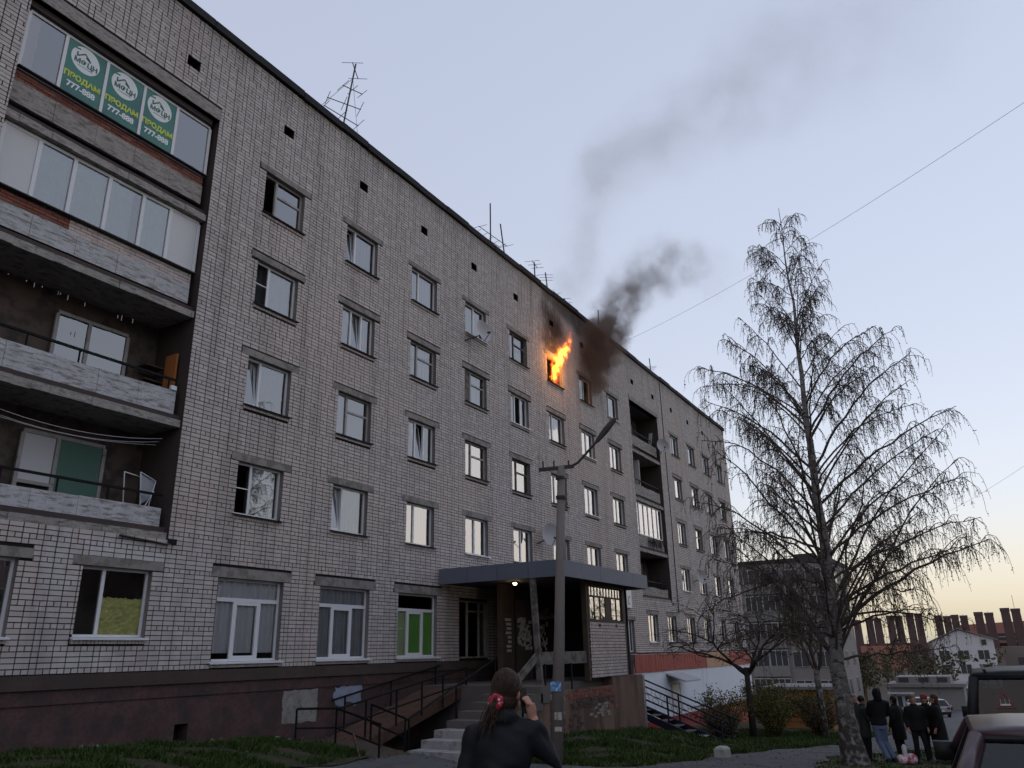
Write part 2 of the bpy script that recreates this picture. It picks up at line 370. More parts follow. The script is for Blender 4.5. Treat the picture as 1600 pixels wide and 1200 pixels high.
def tag(o, label=None, cat=None, group=None, kind=None):
    if label: o['label'] = label
    if cat: o['category'] = cat
    if group: o['group'] = group
    if kind: o['kind'] = kind
    return o

def thing(name, label, cat, loc=(0, 0, 0), group=None, rotz=0.0):
    o = bpy.data.objects.new(name, None); o.empty_display_size = 0.2
    link(o); o.location = loc; o.rotation_euler = (0, 0, rotz)
    ORIGIN[o.name] = Vector(loc)
    return tag(o, label, cat, group)

def node(name, parent):                     # an Empty that groups the sub-parts of one part
    o = bpy.data.objects.new(name, None); o.empty_display_size = 0.1
    return link(o, parent)

def copy_tree(o, parent=None):
    c = o.copy(); COL.objects.link(c); c.parent = parent
    for ch in list(o.children): copy_tree(ch, c)
    return c

def mesh_obj(name, v, f, mat, parent=None, smooth=False):
    me = bpy.data.meshes.new(name)
    off = base_of(parent)
    v = np.asarray(v, dtype=np.float64).reshape(-1, 3) - np.array(off)
    me.from_pydata(v.tolist(), [], f if isinstance(f, list) else f.tolist())
    if mat is not None: me.materials.append(M[mat] if isinstance(mat, str) else mat)
    if smooth: me.polygons.foreach_set('use_smooth', [True] * len(me.polygons))
    me.update()
    return link(bpy.data.objects.new(name, me), parent)

BOXF = np.array([[0, 1, 5, 4], [1, 2, 6, 5], [2, 3, 7, 6], [3, 0, 4, 7], [4, 5, 6, 7], [3, 2, 1, 0]])
class MB:
    def __init__(s): s.v = []; s.f = []; s.n = 0
    def add(s, v, f):
        v = np.asarray(v, float).reshape(-1, 3)
        s.v.append(v); s.f.extend([[i + s.n for i in q] for q in f]); s.n += len(v); return s
    def box(s, x0, x1, y0, y1, z0, z1):
        return s.add([(x0, y0, z0), (x1, y0, z0), (x1, y1, z0), (x0, y1, z0), (x0, y0, z1), (x1, y0, z1), (x1, y1, z1), (x0, y1, z1)], BOXF.tolist())
    def bar(s, a, b, w, h=None, up=(0, 0, 1)):          # rectangular bar from a to b
        a, b = Vector(a), Vector(b); h = w if h is None else h
        d = (b - a).normalized(); u = Vector(up)
        if abs(d.dot(u)) > 0.98: u = Vector((1, 0, 0))
        r = d.cross(u).normalized(); u = r.cross(d).normalized()
        v = [p + r * sx * w / 2 + u * sz * h / 2 for p in (a, b) for sx, sz in ((-1, -1), (1, -1), (1, 1), (-1, 1))]
        return s.add([tuple(q) for q in v], [[3, 2, 1, 0], [4, 5, 6, 7], [0, 1, 5, 4], [1, 2, 6, 5], [2, 3, 7, 6], [3, 0, 4, 7]])
    def tube(s, pts, rad, n=6, cap=True, flat=1.0):
        pts = [Vector(p) for p in pts]; k = len(pts)
        rad = [rad] * k if not hasattr(rad, '__len__') else rad
        vs = []; ref = None
        for i, p in enumerate(pts):
            d = (pts[min(i + 1, k - 1)] - pts[max(i - 1, 0)])
            d = d.normalized() if d.length > 1e-9 else Vector((0, 0, 1))
            if ref is None: ref = Vector((1, 0, 0)) if abs(d.x) < 0.9 else Vector((0, 1, 0))
            r = (ref - d * ref.dot(d)).normalized(); ref = r; u = d.cross(r)
            for j in range(n):
                a = 2 * math.pi * j / n
                vs.append(tuple(p + (r * math.cos(a) + u * math.sin(a) * flat) * rad[i]))
        fs = [[i * n + j, i * n + (j + 1) % n, (i + 1) * n + (j + 1) % n, (i + 1) * n + j] for i in range(k - 1) for j in range(n)]
        if cap: fs += [list(range(n))[::-1], [(k - 1) * n + j for j in range(n)]]
        return s.add(vs, fs)
    def loft(s, rings, cap=True):                        # rings: list of equal-length point lists
        n = len(rings[0]); k = len(rings)
        fs = [[i * n + j, i * n + (j + 1) % n, (i + 1) * n + (j + 1) % n, (i + 1) * n + j] for i in range(k - 1) for j in range(n)]
        if cap: fs += [list(range(n))[::-1], [(k - 1) * n + j for j in range(n)]]
        return s.add([p for r in rings for p in r], fs)
    def ell(s, c, r, nu=12, nv=8):
        rings = []
        for i in range(nv + 1):
            t = math.pi * (0.03 + 0.94 * i / nv)
            rings.append([(c[0] + r[0] * math.sin(t) * math.cos(2 * math.pi * j / nu), c[1] + r[1] * math.sin(t) * math.sin(2 * math.pi * j / nu), c[2] - r[2] * math.cos(t)) for j in range(nu)])
        return s.loft(rings)
    def quad(s, a, b, c, d): return s.add([a, b, c, d], [[0, 1, 2, 3]])
    def extrude(s, poly, y0, y1):                        # poly in (x, z), extruded along y
        n = len(poly)
        v = [(x, y0, z) for x, z in poly] + [(x, y1, z) for x, z in poly]
        return s.add(v, [list(range(n))[::-1], list(range(n, 2 * n))] + [[i, (i + 1) % n, n + (i + 1) % n, n + i] for i in range(n)])
    def build(s, name, mat, parent=None, smooth=False):
        return mesh_obj(name, np.concatenate(s.v), s.f, mat, parent, smooth)

def boxes_mesh(name, B, mat, parent, back=False):
    """many axis-aligned boxes [x0,x1,y0,y1,z0,z1] as one mesh (back faces left off)"""
    B = np.asarray(B); n = len(B)
    ix = np.array([[0, 2, 4], [1, 2, 4], [1, 3, 4], [0, 3, 4], [0, 2, 5], [1, 2, 5], [1, 3, 5], [0, 3, 5]])
    v = B[:, ix].reshape(-1, 3)
    F = BOXF if back else BOXF[[0, 1, 3, 4, 5]]
    f = (F[None] + 8 * np.arange(n)[:, None, None]).reshape(-1, 4)
    return mesh_obj(name, v, f, mat, parent)

def blob(name, mb, mat, parent, voxel=0.02, smooth=4, factor=0.5):
    """fuse overlapping shapes into one continuous skin"""
    me = bpy.data.meshes.new('tmp'); me.from_pydata(np.concatenate(mb.v).tolist(), [], mb.f); me.update()
    o = bpy.data.objects.new('tmp', me); COL.objects.link(o)
    r = o.modifiers.new('r', 'REMESH'); r.mode = 'VOXEL'; r.voxel_size = voxel
    if smooth:
        sm = o.modifiers.new('s', 'SMOOTH'); sm.iterations = smooth; sm.factor = factor
    dg = bpy.context.evaluated_depsgraph_get(); dg.update()
    out = bpy.data.meshes.new_from_object(o.evaluated_get(dg))
    bpy.data.objects.remove(o); bpy.data.meshes.remove(me)
    out.name = name; out.materials.clear(); out.materials.append(M[mat])
    off = base_of(parent)
    if off.length: out.transform(Matrix.Translation(-off))
    out.polygons.foreach_set('use_smooth', [True] * len(out.polygons)); out.update()
    return link(bpy.data.objects.new(name, out), parent)

def many_tubes(paths, radii, sides=3):
    V = []; F = []; n0 = 0
    ang = [2 * math.pi * j / sides for j in range(sides)]
    cs = np.array([math.cos(a) for a in ang]); sn = np.array([math.sin(a) for a in ang])
    for P, R in zip(paths, radii):
        P = np.asarray(P, float); k = len(P); R = np.asarray(R, float)
        d = np.gradient(P, axis=0); d /= np.linalg.norm(d, axis=1, keepdims=True) + 1e-9
        ref = np.array([1.0, 0.13, 0.07]) if abs(d[0, 0]) < 0.85 else np.array([0.1, 1.0, 0.1])
        r = ref - d * (d @ ref)[:, None]; r /= np.linalg.norm(r, axis=1, keepdims=True) + 1e-9
        u = np.cross(d, r)
        V.append((P[:, None] + (r[:, None] * cs[None, :, None] + u[:, None] * sn[None, :, None]) * R[:, None, None]).reshape(-1, 3))
        i = np.arange(k - 1)[:, None] * sides; j = np.arange(sides)[None]
        j2 = (j + 1) % sides
        F.append((np.stack([i + j, i + j2, i + sides + j2, i + sides + j], -1).reshape(-1, 4)) + n0)
        n0 += k * sides
    return np.concatenate(V), np.concatenate(F)

def leaf_quads(C, size, aspect=0.6, droop=0.0):
    C = np.asarray(C); n = len(C)
    a = rng.normal(size=(n, 3)); a[:, 2] -= droop; a /= np.linalg.norm(a, axis=1, keepdims=True)
    b = np.cross(a, rng.normal(size=(n, 3))); b /= np.linalg.norm(b, axis=1, keepdims=True)
    s = (size * rng.uniform(0.6, 1.3, n))[:, None]
    v = np.stack([C, C + a * s * 0.5 + b * s * aspect * 0.5, C + a * s, C + a * s * 0.5 - b * s * aspect * 0.5], 1).reshape(-1, 3)
    f = np.arange(4 * n).reshape(-1, 4)
    return v, f

def join(parts):
    V = []; F = []; n = 0
    for v, f in parts:
        V.append(v); F.append(np.asarray(f) + n); n += len(v)
    return np.concatenate(V), np.concatenate(F)

def sstep(t):
    t = np.clip(t, 0, 1); return t * t * (3 - 2 * t)
def zg(X, Y):                                # height of the ground: the yard falls away to the right, with a bank along the wall
    X = np.asarray(X, float); Y = np.asarray(Y, float)
    z = -1.70 - 0.055 * np.clip(X - 3, 0, 90)
    z = z + 0.48 * sstep((Y - 11.5) / 2.5) * sstep((X - 5) / 4) * sstep((17.5 - X) / 1.5)
    z = z + 0.20 * sstep((Y - 10.2) / 1.5) * sstep((X - 12.5) / 2) * sstep((21 - X) / 3) * (1 - sstep((Y - 11.5) / 2.5))
    z = z + 0.45 * sstep((Y - 7.5) / 3) * sstep((X - 19) / 3) * sstep((31 - X) / 4)
    z = z + 0.03 * np.sin(X * 1.3 + Y * 0.7) * np.cos(Y * 1.7 - X * 0.4)
    return z
def zgf(x, y): return float(zg(x, y))
# ------------------------------------------------------------------ ground, asphalt, lawns
def sheet(name, xs, ys, mat, dz=0.0):
    X, Y = np.meshgrid(xs, ys, indexing='ij')
    v = np.stack([X, Y, zg(X, Y) + dz], -1).reshape(-1, 3)
    a, b = len(xs), len(ys)
    i, j = np.meshgrid(np.arange(a - 1), np.arange(b - 1), indexing='ij')
    k = (i * b + j).reshape(-1)
    f = np.stack([k, k + b, k + b + 1, k + 1], -1)
    return mesh_obj(name, v, f, mat, None, True)
gx = np.concatenate([[-3000, -600, -150, -40, -15], np.arange(-8, 62, 0.6), np.arange(63, 100, 3), [110, 140, 200, 400, 1000, 4000]])
gy = np.concatenate([[-4000, -900, -200, -60, -30], np.arange(-18, 17, 0.6), [20, 30, 60, 150, 500, 4000]])
tag(sheet('ground', gx, gy, 'dirt'), 'trodden brown earth of the yard sloping away', kind='structure')

def curve(pts):
    px, py = zip(*pts); return lambda x: np.interp(x, px, py)
Y_UP = curve([(-8, 12.3), (12.5, 12.3), (15, 11.95), (16.6, 12.2), (17.6, 10.4), (18.1, 8.3), (18.8, 7.55), (24.3, 6.85), (31.5, 5.1), (45, 4.4), (70, 6), (110, 12)])
Y_LO = curve([(-8, -7), (8, -5), (13.5, 0.5), (17, 3.2), (22, 4.2), (24.5, 4.3), (31, 2.2), (45, 1.0), (110, 2)])
def strip(name, xs, lo, hi, mat, dz, ny=8, jag=0.08):
    v = []
    for x in xs:
        w = jag * (math.sin(x * 3.1) + math.sin(x * 7.7 + 1) * 0.6 + random.uniform(-.5, .5))
        for k in range(ny + 1):
            y = lo(x) + (hi(x) - lo(x)) * k / ny + (w if k in (0, ny) else 0)
            v.append((x, y, zgf(x, y) + dz))
    n = ny + 1
    f = [[i * n + k, (i + 1) * n + k, (i + 1) * n + k + 1, i * n + k + 1] for i in range(len(xs) - 1) for k in range(ny)]
    return mesh_obj(name, v, f, mat, None, True)
xs = np.concatenate([np.arange(-8, 45, 0.35), np.arange(45, 111, 1.5)])
tag(strip('asphalt_path', xs, Y_LO, Y_UP, 'asphalt', 0.03, 24), 'worn grey asphalt drive running along the block', kind='structure')
tag(strip('lawn', np.arange(-4, 14.7, 0.3), lambda x: Y_UP(x) + 0.04, lambda x: 15.25, 'lawn', 0.045, 9), 'grass strip at the foot of the dark red plinth', kind='structure')
tag(strip('lawn', np.arange(17.6, 62, 0.4), lambda x: Y_UP(x) + 0.04, lambda x: 15.25, 'lawn', 0.02, 18), 'grass bank in front of the entrance porch and shop', kind='structure')

def blades(n, region, h, seed):
    r = np.random.default_rng(seed); P = []
    while len(P) < n:
        x, y = region(r)
        c = math.sin(x * 2.1) * math.cos(y * 2.7) + 0.6 * math.sin(x * 5.3 + y * 4.1)
        if r.random() < 0.35 + 0.6 * c: P.append((x, y, c))
    P = np.array(P); n = len(P); b = np.stack([P[:, 0], P[:, 1], zg(P[:, 0], P[:, 1]) + 0.015], -1)
    hh = h * r.uniform(0.4, 1.3, n) * (1 + 0.35 * P[:, 2])
    an = r.uniform(0, 2 * np.pi, n); wd = 0.016 + 0.016 * r.random(n)
    side = np.stack([np.cos(an), np.sin(an), np.zeros(n)], -1) * wd[:, None]
    lean = np.stack([r.normal(0, 0.5, n), r.normal(0, 0.5, n), np.ones(n)], -1) * hh[:, None]
    v = np.stack([b - side, b + side, b + lean], 1).reshape(-1, 3)
    return v, np.arange(3 * n).reshape(-1, 3)
def regA(r): x = r.uniform(4, 14.6); return x, r.uniform(12.3, 15.15)
def regB(r):
    while True:
        x = 17.8 + 24 * r.random() ** 1.5; y0 = float(Y_UP(x)); y = r.uniform(y0, 15)
        if y > 11.0 and x < 28.4: continue
        return x, y
def regC(r):
    while True:
        x = r.uniform(15, 34); y = r.uniform(-1.5, 4.6)
        if y < float(Y_LO(x)) + 0.1: return x, y
v, f = join([blades(42000, regA, 0.10, 1), blades(60000, regB, 0.11, 2), blades(7000, regC, 0.06, 3)])
tag(mesh_obj('grass', v, f, 'grass'), 'short spring grass along the wall and the bank', 'grass', kind='stuff')
# ------------------------------------------------------------------ the apartment block
D = 15.2
BX0, BX1, ZR = -9.0, 59.6, 16.3
block = thing('apartment_block', 'long five storey pale brick apartment block with a burning window', 'building', (25, D, -2.5))

FLOOR_Z = {2: (3.34, 4.64), 3: (6.12, 7.42), 4: (8.92, 10.22), 5: (11.70, 13.00)}
COLX = [12.83 + 3.37 * k for k in range(8)] + [46.36, 49.75, 53.08, 56.38]
WW = 1.5
holes = []                                    # openings in the brick skin
wins = []                                     # (x0, x1, z0, z1, type, options)
T = {  # (column, floor): type, curtain, options
 (1, 5): ('B', None, 'open'), (1, 4): ('A', 'cur_white', 'net'), (1, 3): ('A', 'cur_grey', 'tilt'), (1, 2): ('A', 'blind', 'net'),
 (2, 5): ('A', 'cur_grey', 'tilt'), (2, 4): ('D', 'cur_grey', 'tilt'), (2, 3): ('B', 'cur_grey', 'brown'), (2, 2): ('A', 'cur_white', 'tilt'),
 (3, 5): ('A', 'cur_white', ''), (3, 4): ('B', 'cur_white', ''), (3, 3): ('D', None, 'tilt'), (3, 2): ('A', 'cur_cream', 'darkleft'),
 (4, 5): ('C', 'cur_grey', ''), (4, 4): ('B', 'cur_white', 'board'), (4, 3): ('B', 'cur_white', ''), (4, 2): ('C', 'drape', ''),
 (5, 5): ('B', 'cur_grey', 'grey'), (5, 4): ('D', None, 'net'), (5, 3): ('B', 'cur_white', 'grey'), (5, 2): ('C', 'cur_white', ''),
 (6, 5): ('F', None, 'fire'), (6, 4): ('A', 'cur_white', 'darkleft'), (6, 3): ('A', 'cur_grey', ''), (6, 2): ('C', 'cur_white', ''),
 (7, 5): ('S', None, 'half'), (7, 4): ('C', 'cur_white', ''), (7, 3): ('C', 'cur_white', ''), (7, 2): ('C', 'cur_cream', ''),
 (8, 5): ('A', 'cur_grey', ''), (8, 4): ('C', 'cur_white', ''), (8, 3): ('C', 'cur_cream', ''), (8, 2): ('C', 'cur_white', ''),
}
for c, x in enumerate(COLX, 1):
    for fl, (z0, z1) in FLOOR_Z.items():
        ty, cu, op = T.get((c, fl), (random.choice('ACB'), random.choice(['cur_white', 'cur_grey', 'cur_cream', None]), ''))
        if x > 50 and fl == 1: continue
        wins.append((x, x + WW, z0, z1, ty, cu, op))
for x, cu in ((12.60, 'cur_white'), (15.93, 'cur_grey'), (19.27, 'green')):
    wins.append((x, x + 2.02, -0.04, 1.82, 'G', cu, ''))
wins.append((9.29, 10.85, 0.47, 1.83, 'A', 'film', 'ground')); wins.append((6.35, 8.05, 0.47, 1.86, 'A', 'cur_grey', 'ground'))
for x in (40.2, 43.2, 46.55, 49.85, 53.2, 56.5):
    wins.append((x, x + 1.45, 0.42, 1.80, 'C', random.choice(['cur_cream', 'cur_white', None]), ''))
wins.append((37.35, 38.15, -0.05, 1.45, 'C', None, ''))
wins.append((22.55, 24.4, -0.12, 1.75, 'P', None, ''))
for w in wins: holes.append((w[0], w[1], w[2], w[3]))
LOG = [(6.20, 11.13, 2.52, 13.56), (39.68, 44.2, 2.52, 13.5)]
holes += LOG
vents = [10.16 + 3.355 * k for k in range(15)]
vents = [x for x in vents if x < 58]
VZ = (14.60, 14.90)
for x in vents: holes.append((x - 0.2, x + 0.2, *VZ))
DOOR = (26.0, 27.6, -0.72, 1.6)
holes.append(DOOR)
lint = []
for w in wins:
    big = w[4] == 'G'
    if w[4] == 'P': continue
    lint.append((w[0] - 0.22, w[1] + 0.24, w[3] + 0.005, w[3] + (0.24 if big else 0.19)))
holes_b = holes + lint + [(5.97, 11.16, 13.56, 13.91), (39.6, 44.35, 13.5, 13.78), (37.9, BX1, -2.0, -0.16)]

# --- the skin: mortar plane with openings, reveals
def wall_grid(name, x0, x1, z0, z1, hs, y, mat, parent):
    X = sorted({x0, x1, *[min(max(h[i], x0), x1) for h in hs for i in (0, 1)]}); Z = sorted({z0, z1, *[min(max(h[i], z0), z1) for h in hs for i in (2, 3)]})
    m = MB()
    for a, b in zip(X, X[1:]):
        run = None
        for c, d in zip(Z, Z[1:]):
            mx, mz = (a + b) / 2, (c + d) / 2
            solid = not any(h[0] < mx < h[1] and h[2] < mz < h[3] for h in hs)
            if solid: run = (c if run is None else run[0], d)
            if run and (not solid or d == Z[-1]):
                m.quad((a, y, run[0]), (b, y, run[0]), (b, y, run[1]), (a, y, run[1])); run = None
    return m.build(name, mat, parent)
wall_grid('mortar_bed', BX0, BX1, -0.22, ZR, holes, D + 0.028, 'mortar', block)
for (a, b, c, d) in holes:
    if (a, b, c, d) in LOG: continue
    dep = 0.30; m = MB()
    m.quad((a, D + .012, c), (a, D + .012, d), (a, D + dep, d), (a, D + dep, c)); m.quad((b, D + .012, d), (b, D + .012, c), (b, D + dep, c), (b, D + dep, d))
    m.quad((a, D + .012, d), (b, D + .012, d), (b, D + dep, d), (a, D + dep, d)); m.quad((b, D + .012, c), (a, D + .012, c), (a, D + dep, c), (b, D + dep, c))
    vent = d - c < .35
    if vent: m.quad((a, D + dep, c), (b, D + dep, c), (b, D + dep, d), (a, D + dep, d))
    m.build('attic_vent' if vent else 'window_reveal', 'dark' if vent else 'reveal', block)
# --- solid rest of the building: end walls, back, roof
m = MB()
m.box(BX0, BX0 + .3, D + .02, D + 12, -8, ZR); m.box(BX1 - .012, BX1 + .012, D + .02, D + 12, -8, ZR); m.box(BX0, BX1, D + 11.7, D + 12, -8, ZR - .01)
m.build('end_wall', 'lintel', block)
m = MB(); m.box(BX0, BX1 + .05, D - .02, D + 12.1, ZR, ZR + 0.06); m.build('roof', 'roof_edge', block)
m = MB(); x = BX0                                   # ragged bitumen-felt edge strips along the parapet
while x < BX1:
    L = random.uniform(0.9, 2.2); x2 = min(BX1 + .1, x + L - 0.01)
    dz = random.uniform(-0.02, 0.03)
    m.box(x, x2, D - 0.11 + random.uniform(-.015, .015), D + 0.15, ZR - 0.10 + dz, ZR + 0.13 + dz); x += L
m.build('roof_edging', 'roof_edge', block)

# --- bricks: three stretcher courses then one header course, joints running through
CH, BL, JO = 0.1005, 0.268, 0.0175
def courses(x0, x1, z0, z1, hs, seed, irregular=True):
    r = random.Random(seed); out = []; nrow = int((z1 - z0) / CH + 0.5)
    brk = {}
    for row in range(nrow):
        za, zb = z0 + row * CH + JO, min(z0 + (row + 1) * CH, z1)
        head = row % 4 == 0
        blk = row // 4
        if irregular and blk not in brk:                  # a half brick is slipped in here and there, shifting the joints
            rr = random.Random(seed * 77 + blk // 3); xs = []; x = x0 - rr.choice([0, 0, BL / 2])
            while x < x1:
                k = rr.randint(2, 6)
                xs += [(x + i * BL, BL) for i in range(k)]; x += k * BL
                if rr.random() < 0.75: xs.append((x, BL / 2)); x += BL / 2
            brk[blk] = xs
        elif not irregular: brk[blk] = [(x0 + i * BL - (BL / 2 if row % 2 else 0), BL) for i in range(int((x1 - x0) / BL) + 2)]
        for bx, L in brk[blk]:
            seg = [(bx, bx + L)] if not head or L < 0.2 else [(bx, bx + L / 2), (bx + L / 2, bx + L)]
            for a, b in seg:
                a += JO * .68 + r.uniform(-.002, .002); b -= JO * .68 + r.uniform(-.002, .002)
                a = max(a, x0); b = min(b, x1)
                if b - a < 0.03: continue
                pieces = [(a, b)]
                for h in hs:
                    if h[2] < zb - 0.02 and h[3] > za + 0.02:
                        np_ = []
                        for p, q in pieces:
                            if q <= h[0] or p >= h[1]: np_.append((p, q)); continue
                            if h[0] - p > 0.03: np_.append((p, h[0]))
                            if q - h[1] > 0.03: np_.append((h[1], q))
                        pieces = np_
                for p, q in pieces:
                    out.append((p, q, za + r.uniform(-.002, .002), zb + r.uniform(-.002, .001), r.uniform(-.004, .003)))
    return out
holes_c = holes_b + [(w[0] - .02, w[1] + .02, w[2] - 0.13, w[2]) for w in wins if w[4] != 'P']
allb = courses(2.0, BX1, -0.20, ZR - 0.08, holes_c, 3)
full = [b for b in allb if b[2] < 2.4 and 7.5 < b[0] < 15.4 and (abs(b[1] - b[0] - (BL - JO * 1.36)) < 0.006)]
full.sort(key=lambda b: (b[0] - 10.5) ** 2 * 0.35 + (b[2] - 1.0) ** 2)
single = set(id(b) for b in full[:300])
B = [(a, b, D + dy, D + 0.035, c, d) for (a, b, c, d, dy) in (q for q in allb if id(q) not in single)]
o = boxes_mesh('brickwork', B, 'brick', block); o['kind'] = 'stuff'
mm = MB().box(-(BL - JO * 1.36) / 2, (BL - JO * 1.36) / 2, 0, 0.035, 0, CH - JO)
brick0 = mm.build('brick', 'brick', None); bpy.data.objects.remove(brick0)
bm_brick = bpy.data.meshes['brick']
boff = ORIGIN[block.name]
for b in full[:300]:
    o = bpy.data.objects.new('brick', bm_brick); link(o, block)
    o.location = ((b[0] + b[1]) / 2 - boff.x, D + b[4] - boff.y, b[2] - boff.z)
    o.rotation_euler = (random.uniform(-.01, .01), random.uniform(-.006, .006), 0)

# --- windows
def wavy(x0, x1, z0, z1, y, amp=0.03, per=0.16):
    n = max(6, int((x1 - x0) / per * 6)); v = []; ph = random.uniform(0, 6)
    for i in range(n + 1):
        x = x0 + (x1 - x0) * i / n
        yy = y + amp * math.sin(x / per * 2 * math.pi + ph) + amp * 0.5 * math.sin(x / per * 3.7 + ph)
        v += [(x, yy, z0), (x, yy, z1)]
    return v, [[2 * i, 2 * i + 2, 2 * i + 3, 2 * i + 1] for i in range(n)]
room_me = None
def window(x0, x1, z0, z1, ty, cu, op):
    w = node('window', block)
    yf = D + 0.13                                  # front of the frame, set back in the reveal
    fmat = 'old_wood' if ty in 'BP' else 'pvc'
    if op == 'grey': fmat = 'grey_wood'
    if ty == 'F': fmat = 'charred_frame'
    fw = 0.055; fd = 0.06
    fr = MB(); W, H = x1 - x0, z1 - z0
    fr.box(x0, x1, yf, yf + fd, z0, z0 + fw); fr.box(x0, x1, yf, yf + fd, z1 - fw, z1)
    fr.box(x0, x0 + fw, yf + .001, yf + fd, z0 + fw, z1 - fw); fr.box(x1 - fw, x1, yf + .001, yf + fd, z0 + fw, z1 - fw)
    panes = []                                      # x0, x1, z0, z1, state
    zi0, zi1 = z0 + fw, z1 - fw
    def mull(x): fr.box(x - .035, x + .035, yf - .004, yf + fd, zi0, zi1)
    if ty in 'AB':
        xm = x0 + 0.35 * W; mull(xm)
        panes.append((x0 + fw, xm - .035, zi0, zi1, op if op in ('open', 'tilt', 'board', 'darkleft', 'net') else ''))
        if ty == 'B':
            zt = z0 + 0.62 * H; fr.box(xm + .035, x1 - fw, yf - .002, yf + fd, zt - .03, zt + .03)
            panes.append((xm + .035, x1 - fw, zi0, zt - .03, '')); panes.append((xm + .035, x1 - fw, zt + .03, zi1, 'brown' if op == 'brown' else ''))
        else: panes.append((xm + .035, x1 - fw, zi0, zi1, ''))
        if op == 'net': fr.box(x0 + fw, xm - .035, yf - .003, yf + .03, z0 + .5 * H, z0 + .5 * H + .025)
    elif ty in 'CS':
        xm = x0 + 0.5 * W; mull(xm)
        panes += [(x0 + fw, xm - .035, zi0, zi1, ''), (xm + .035, x1 - fw, zi0, zi1, 'open' if ty == 'S' else '')]
    elif ty == 'D':
        xa, xb = x0 + .34 * W, x0 + .66 * W; mull(xa); mull(xb)
        panes += [(x0 + fw, xa - .035, zi0, zi1, ''), (xa + .035, xb - .035, zi0, zi1, op), (xb + .035, x1 - fw, zi0, zi1, '')]
    elif ty == 'G':
        zt = z0 + .74 * H; fr.box(x0 + fw, x1 - fw, yf - .004, yf + fd, zt - .045, zt + .045)
        xa, xb = x0 + .32 * W, x0 + .68 * W
        for x in (xa, xb): fr.box(x - .055, x + .055, yf - .006, yf + fd, zi0, zt - .045)
        fr.box(xa + .055, xb - .055, yf - .003, yf + fd, zi0, zi0 + .07); fr.box(xa + .055, xb - .055, yf - .003, yf + fd, zt - .115, zt - .046)
        panes += [(x0 + fw, xa - .055, zi0, zt - .045, ''), (xa + .055, xb - .055, zi0 + .07, zt - .115, ''), (xb + .055, x1 - fw, zi0, zt - .045, ''), (x0 + fw, x1 - fw, zt + .045, zi1, '')]
    elif ty == 'P':
        for x in (x0 + .38 * W, x0 + .78 * W): mull(x)
        fr.box(x0 + .38 * W, x1 - fw, yf - .002, yf + fd, z0 + .80 * H, z0 + .80 * H + .06)
        panes += [(x0 + fw, x0 + .38 * W - .035, zi0, zi1, ''), (x0 + .38 * W + .035, x0 + .78 * W - .035, zi0, zi1, ''), (x0 + .78 * W + .035, x1 - fw, zi0, zi1, '')]
    elif ty == 'F':
        mull(x0 + 0.55 * W); fr.box(x0 + .55 * W + .035, x1 - fw, yf, yf + .04, zi0, zi0 + .75)
    fr.build('frame', fmat, w)
    gmb = MB(); k = 0
    for (a, b, c, d, st) in panes:
        y = yf + .03
        if st == 'open': continue
        if st == 'board': MB().box(a, b, y, y + .02, c, d).build('board', 'grey_wood', w); continue
        if st == 'brown': MB().box(a, b, y + .02, y + .035, c, d).build('blind', 'cur_brown', w)
        if st == 'tilt':
            s = MB(); t = 0.16; e = .05                  # sash tilted into the room, hinged at its foot
            def P(x, z): return (x, y + t * (z - c) / (d - c), z)
            for (p, q, r_, u) in ((a, a + e, c, d), (b - e, b, c, d), (a + e, b - e, c, c + e), (a + e, b - e, d - e, d)):
                A = [P(p, r_), P(q, r_), P(q, u), P(p, u)]
                s.add(A + [(x, yy + .05, z) for x, yy, z in A], [[0, 1, 2, 3], [7, 6, 5, 4], [0, 4, 5, 1], [1, 5, 6, 2], [2, 6, 7, 3], [3, 7, 4, 0]])
            s.build('sash', fmat, w)
            MB().quad(P(a + e, c + e), P(b - e, c + e), P(b - e, d - e), P(a + e, d - e)).build('pane', 'glass', w)
            continue
        rot = random.uniform(-.006, .006)
        MB().quad((a, y - rot, c), (b, y + rot, c), (b, y + rot, d), (a, y - rot, d)).build('pane', 'net' if st == 'net' else ('glass_clear' if ty == 'G' or cu == 'film' else 'glass'), w)
    # what hangs behind the glass
    cm = MB()
    yc = yf + (0.085 if ty == 'G' else 0.18)
    if cu in ('cur_white', 'cur_grey', 'cur_cream', 'cur_mint', 'cur_pink'):
        lo = z0 + random.choice([-0.05, -0.05, 0.1 * H])
        if ty == 'A' and op == 'darkleft': v, f = wavy(x0 + .36 * W, x1 + .05, lo, z1 + .05, yc)
        elif random.random() < 0.5: v, f = wavy(x0 - .05, x1 + .05, lo, z1 + .05, yc)
        else: v, f = wavy(x0 + random.choice([0.0, 0.33]) * W, x1 + .05, lo, z1 + .05, yc)
        cm.add(v, f).build('curtain', cu, w, True)
    elif cu == 'blind':
        for i in range(int(H / .085)): cm.box(x0 + .36 * W, x1, yc - .012, yc, z0 + i * .085, z0 + i * .085 + .08)
        cm.build('blind', 'cur_white', w)
    elif cu == 'drape':
        for s0, s1 in ((0.02, 0.24), (0.46, 0.60), (0.78, 0.98)):
            v, f = wavy(x0 + s0 * W, x0 + s1 * W, z0, z1, yc, .04, .12); cm.add(v, f)
        cm.build('curtain', 'cur_white', w, True)
    elif cu == 'green':
        v, f = wavy(x0, x0 + .33 * W, z0, z0 + .74 * H, yf + .07, .006, .5); MB().add(v, f).build('curtain', 'cur_lime', w, True)
        v, f = wavy(x0 + .335 * W, x1, z0, z0 + .74 * H, yf + .07, .006, .5); MB().add(v, f).build('curtain', 'cur_green', w, True)
    elif cu == 'film':
        n = 26; vv = []
        for i in range(n + 1):
            for j in range(n + 1):
                vv.append((x0 + .37 * W + .6 * W * i / n, yf + .045 + .06 * random.random() ** 2, z0 + .03 + .55 * H * j / n + (random.uniform(-.02, .02) if j == n else 0)))
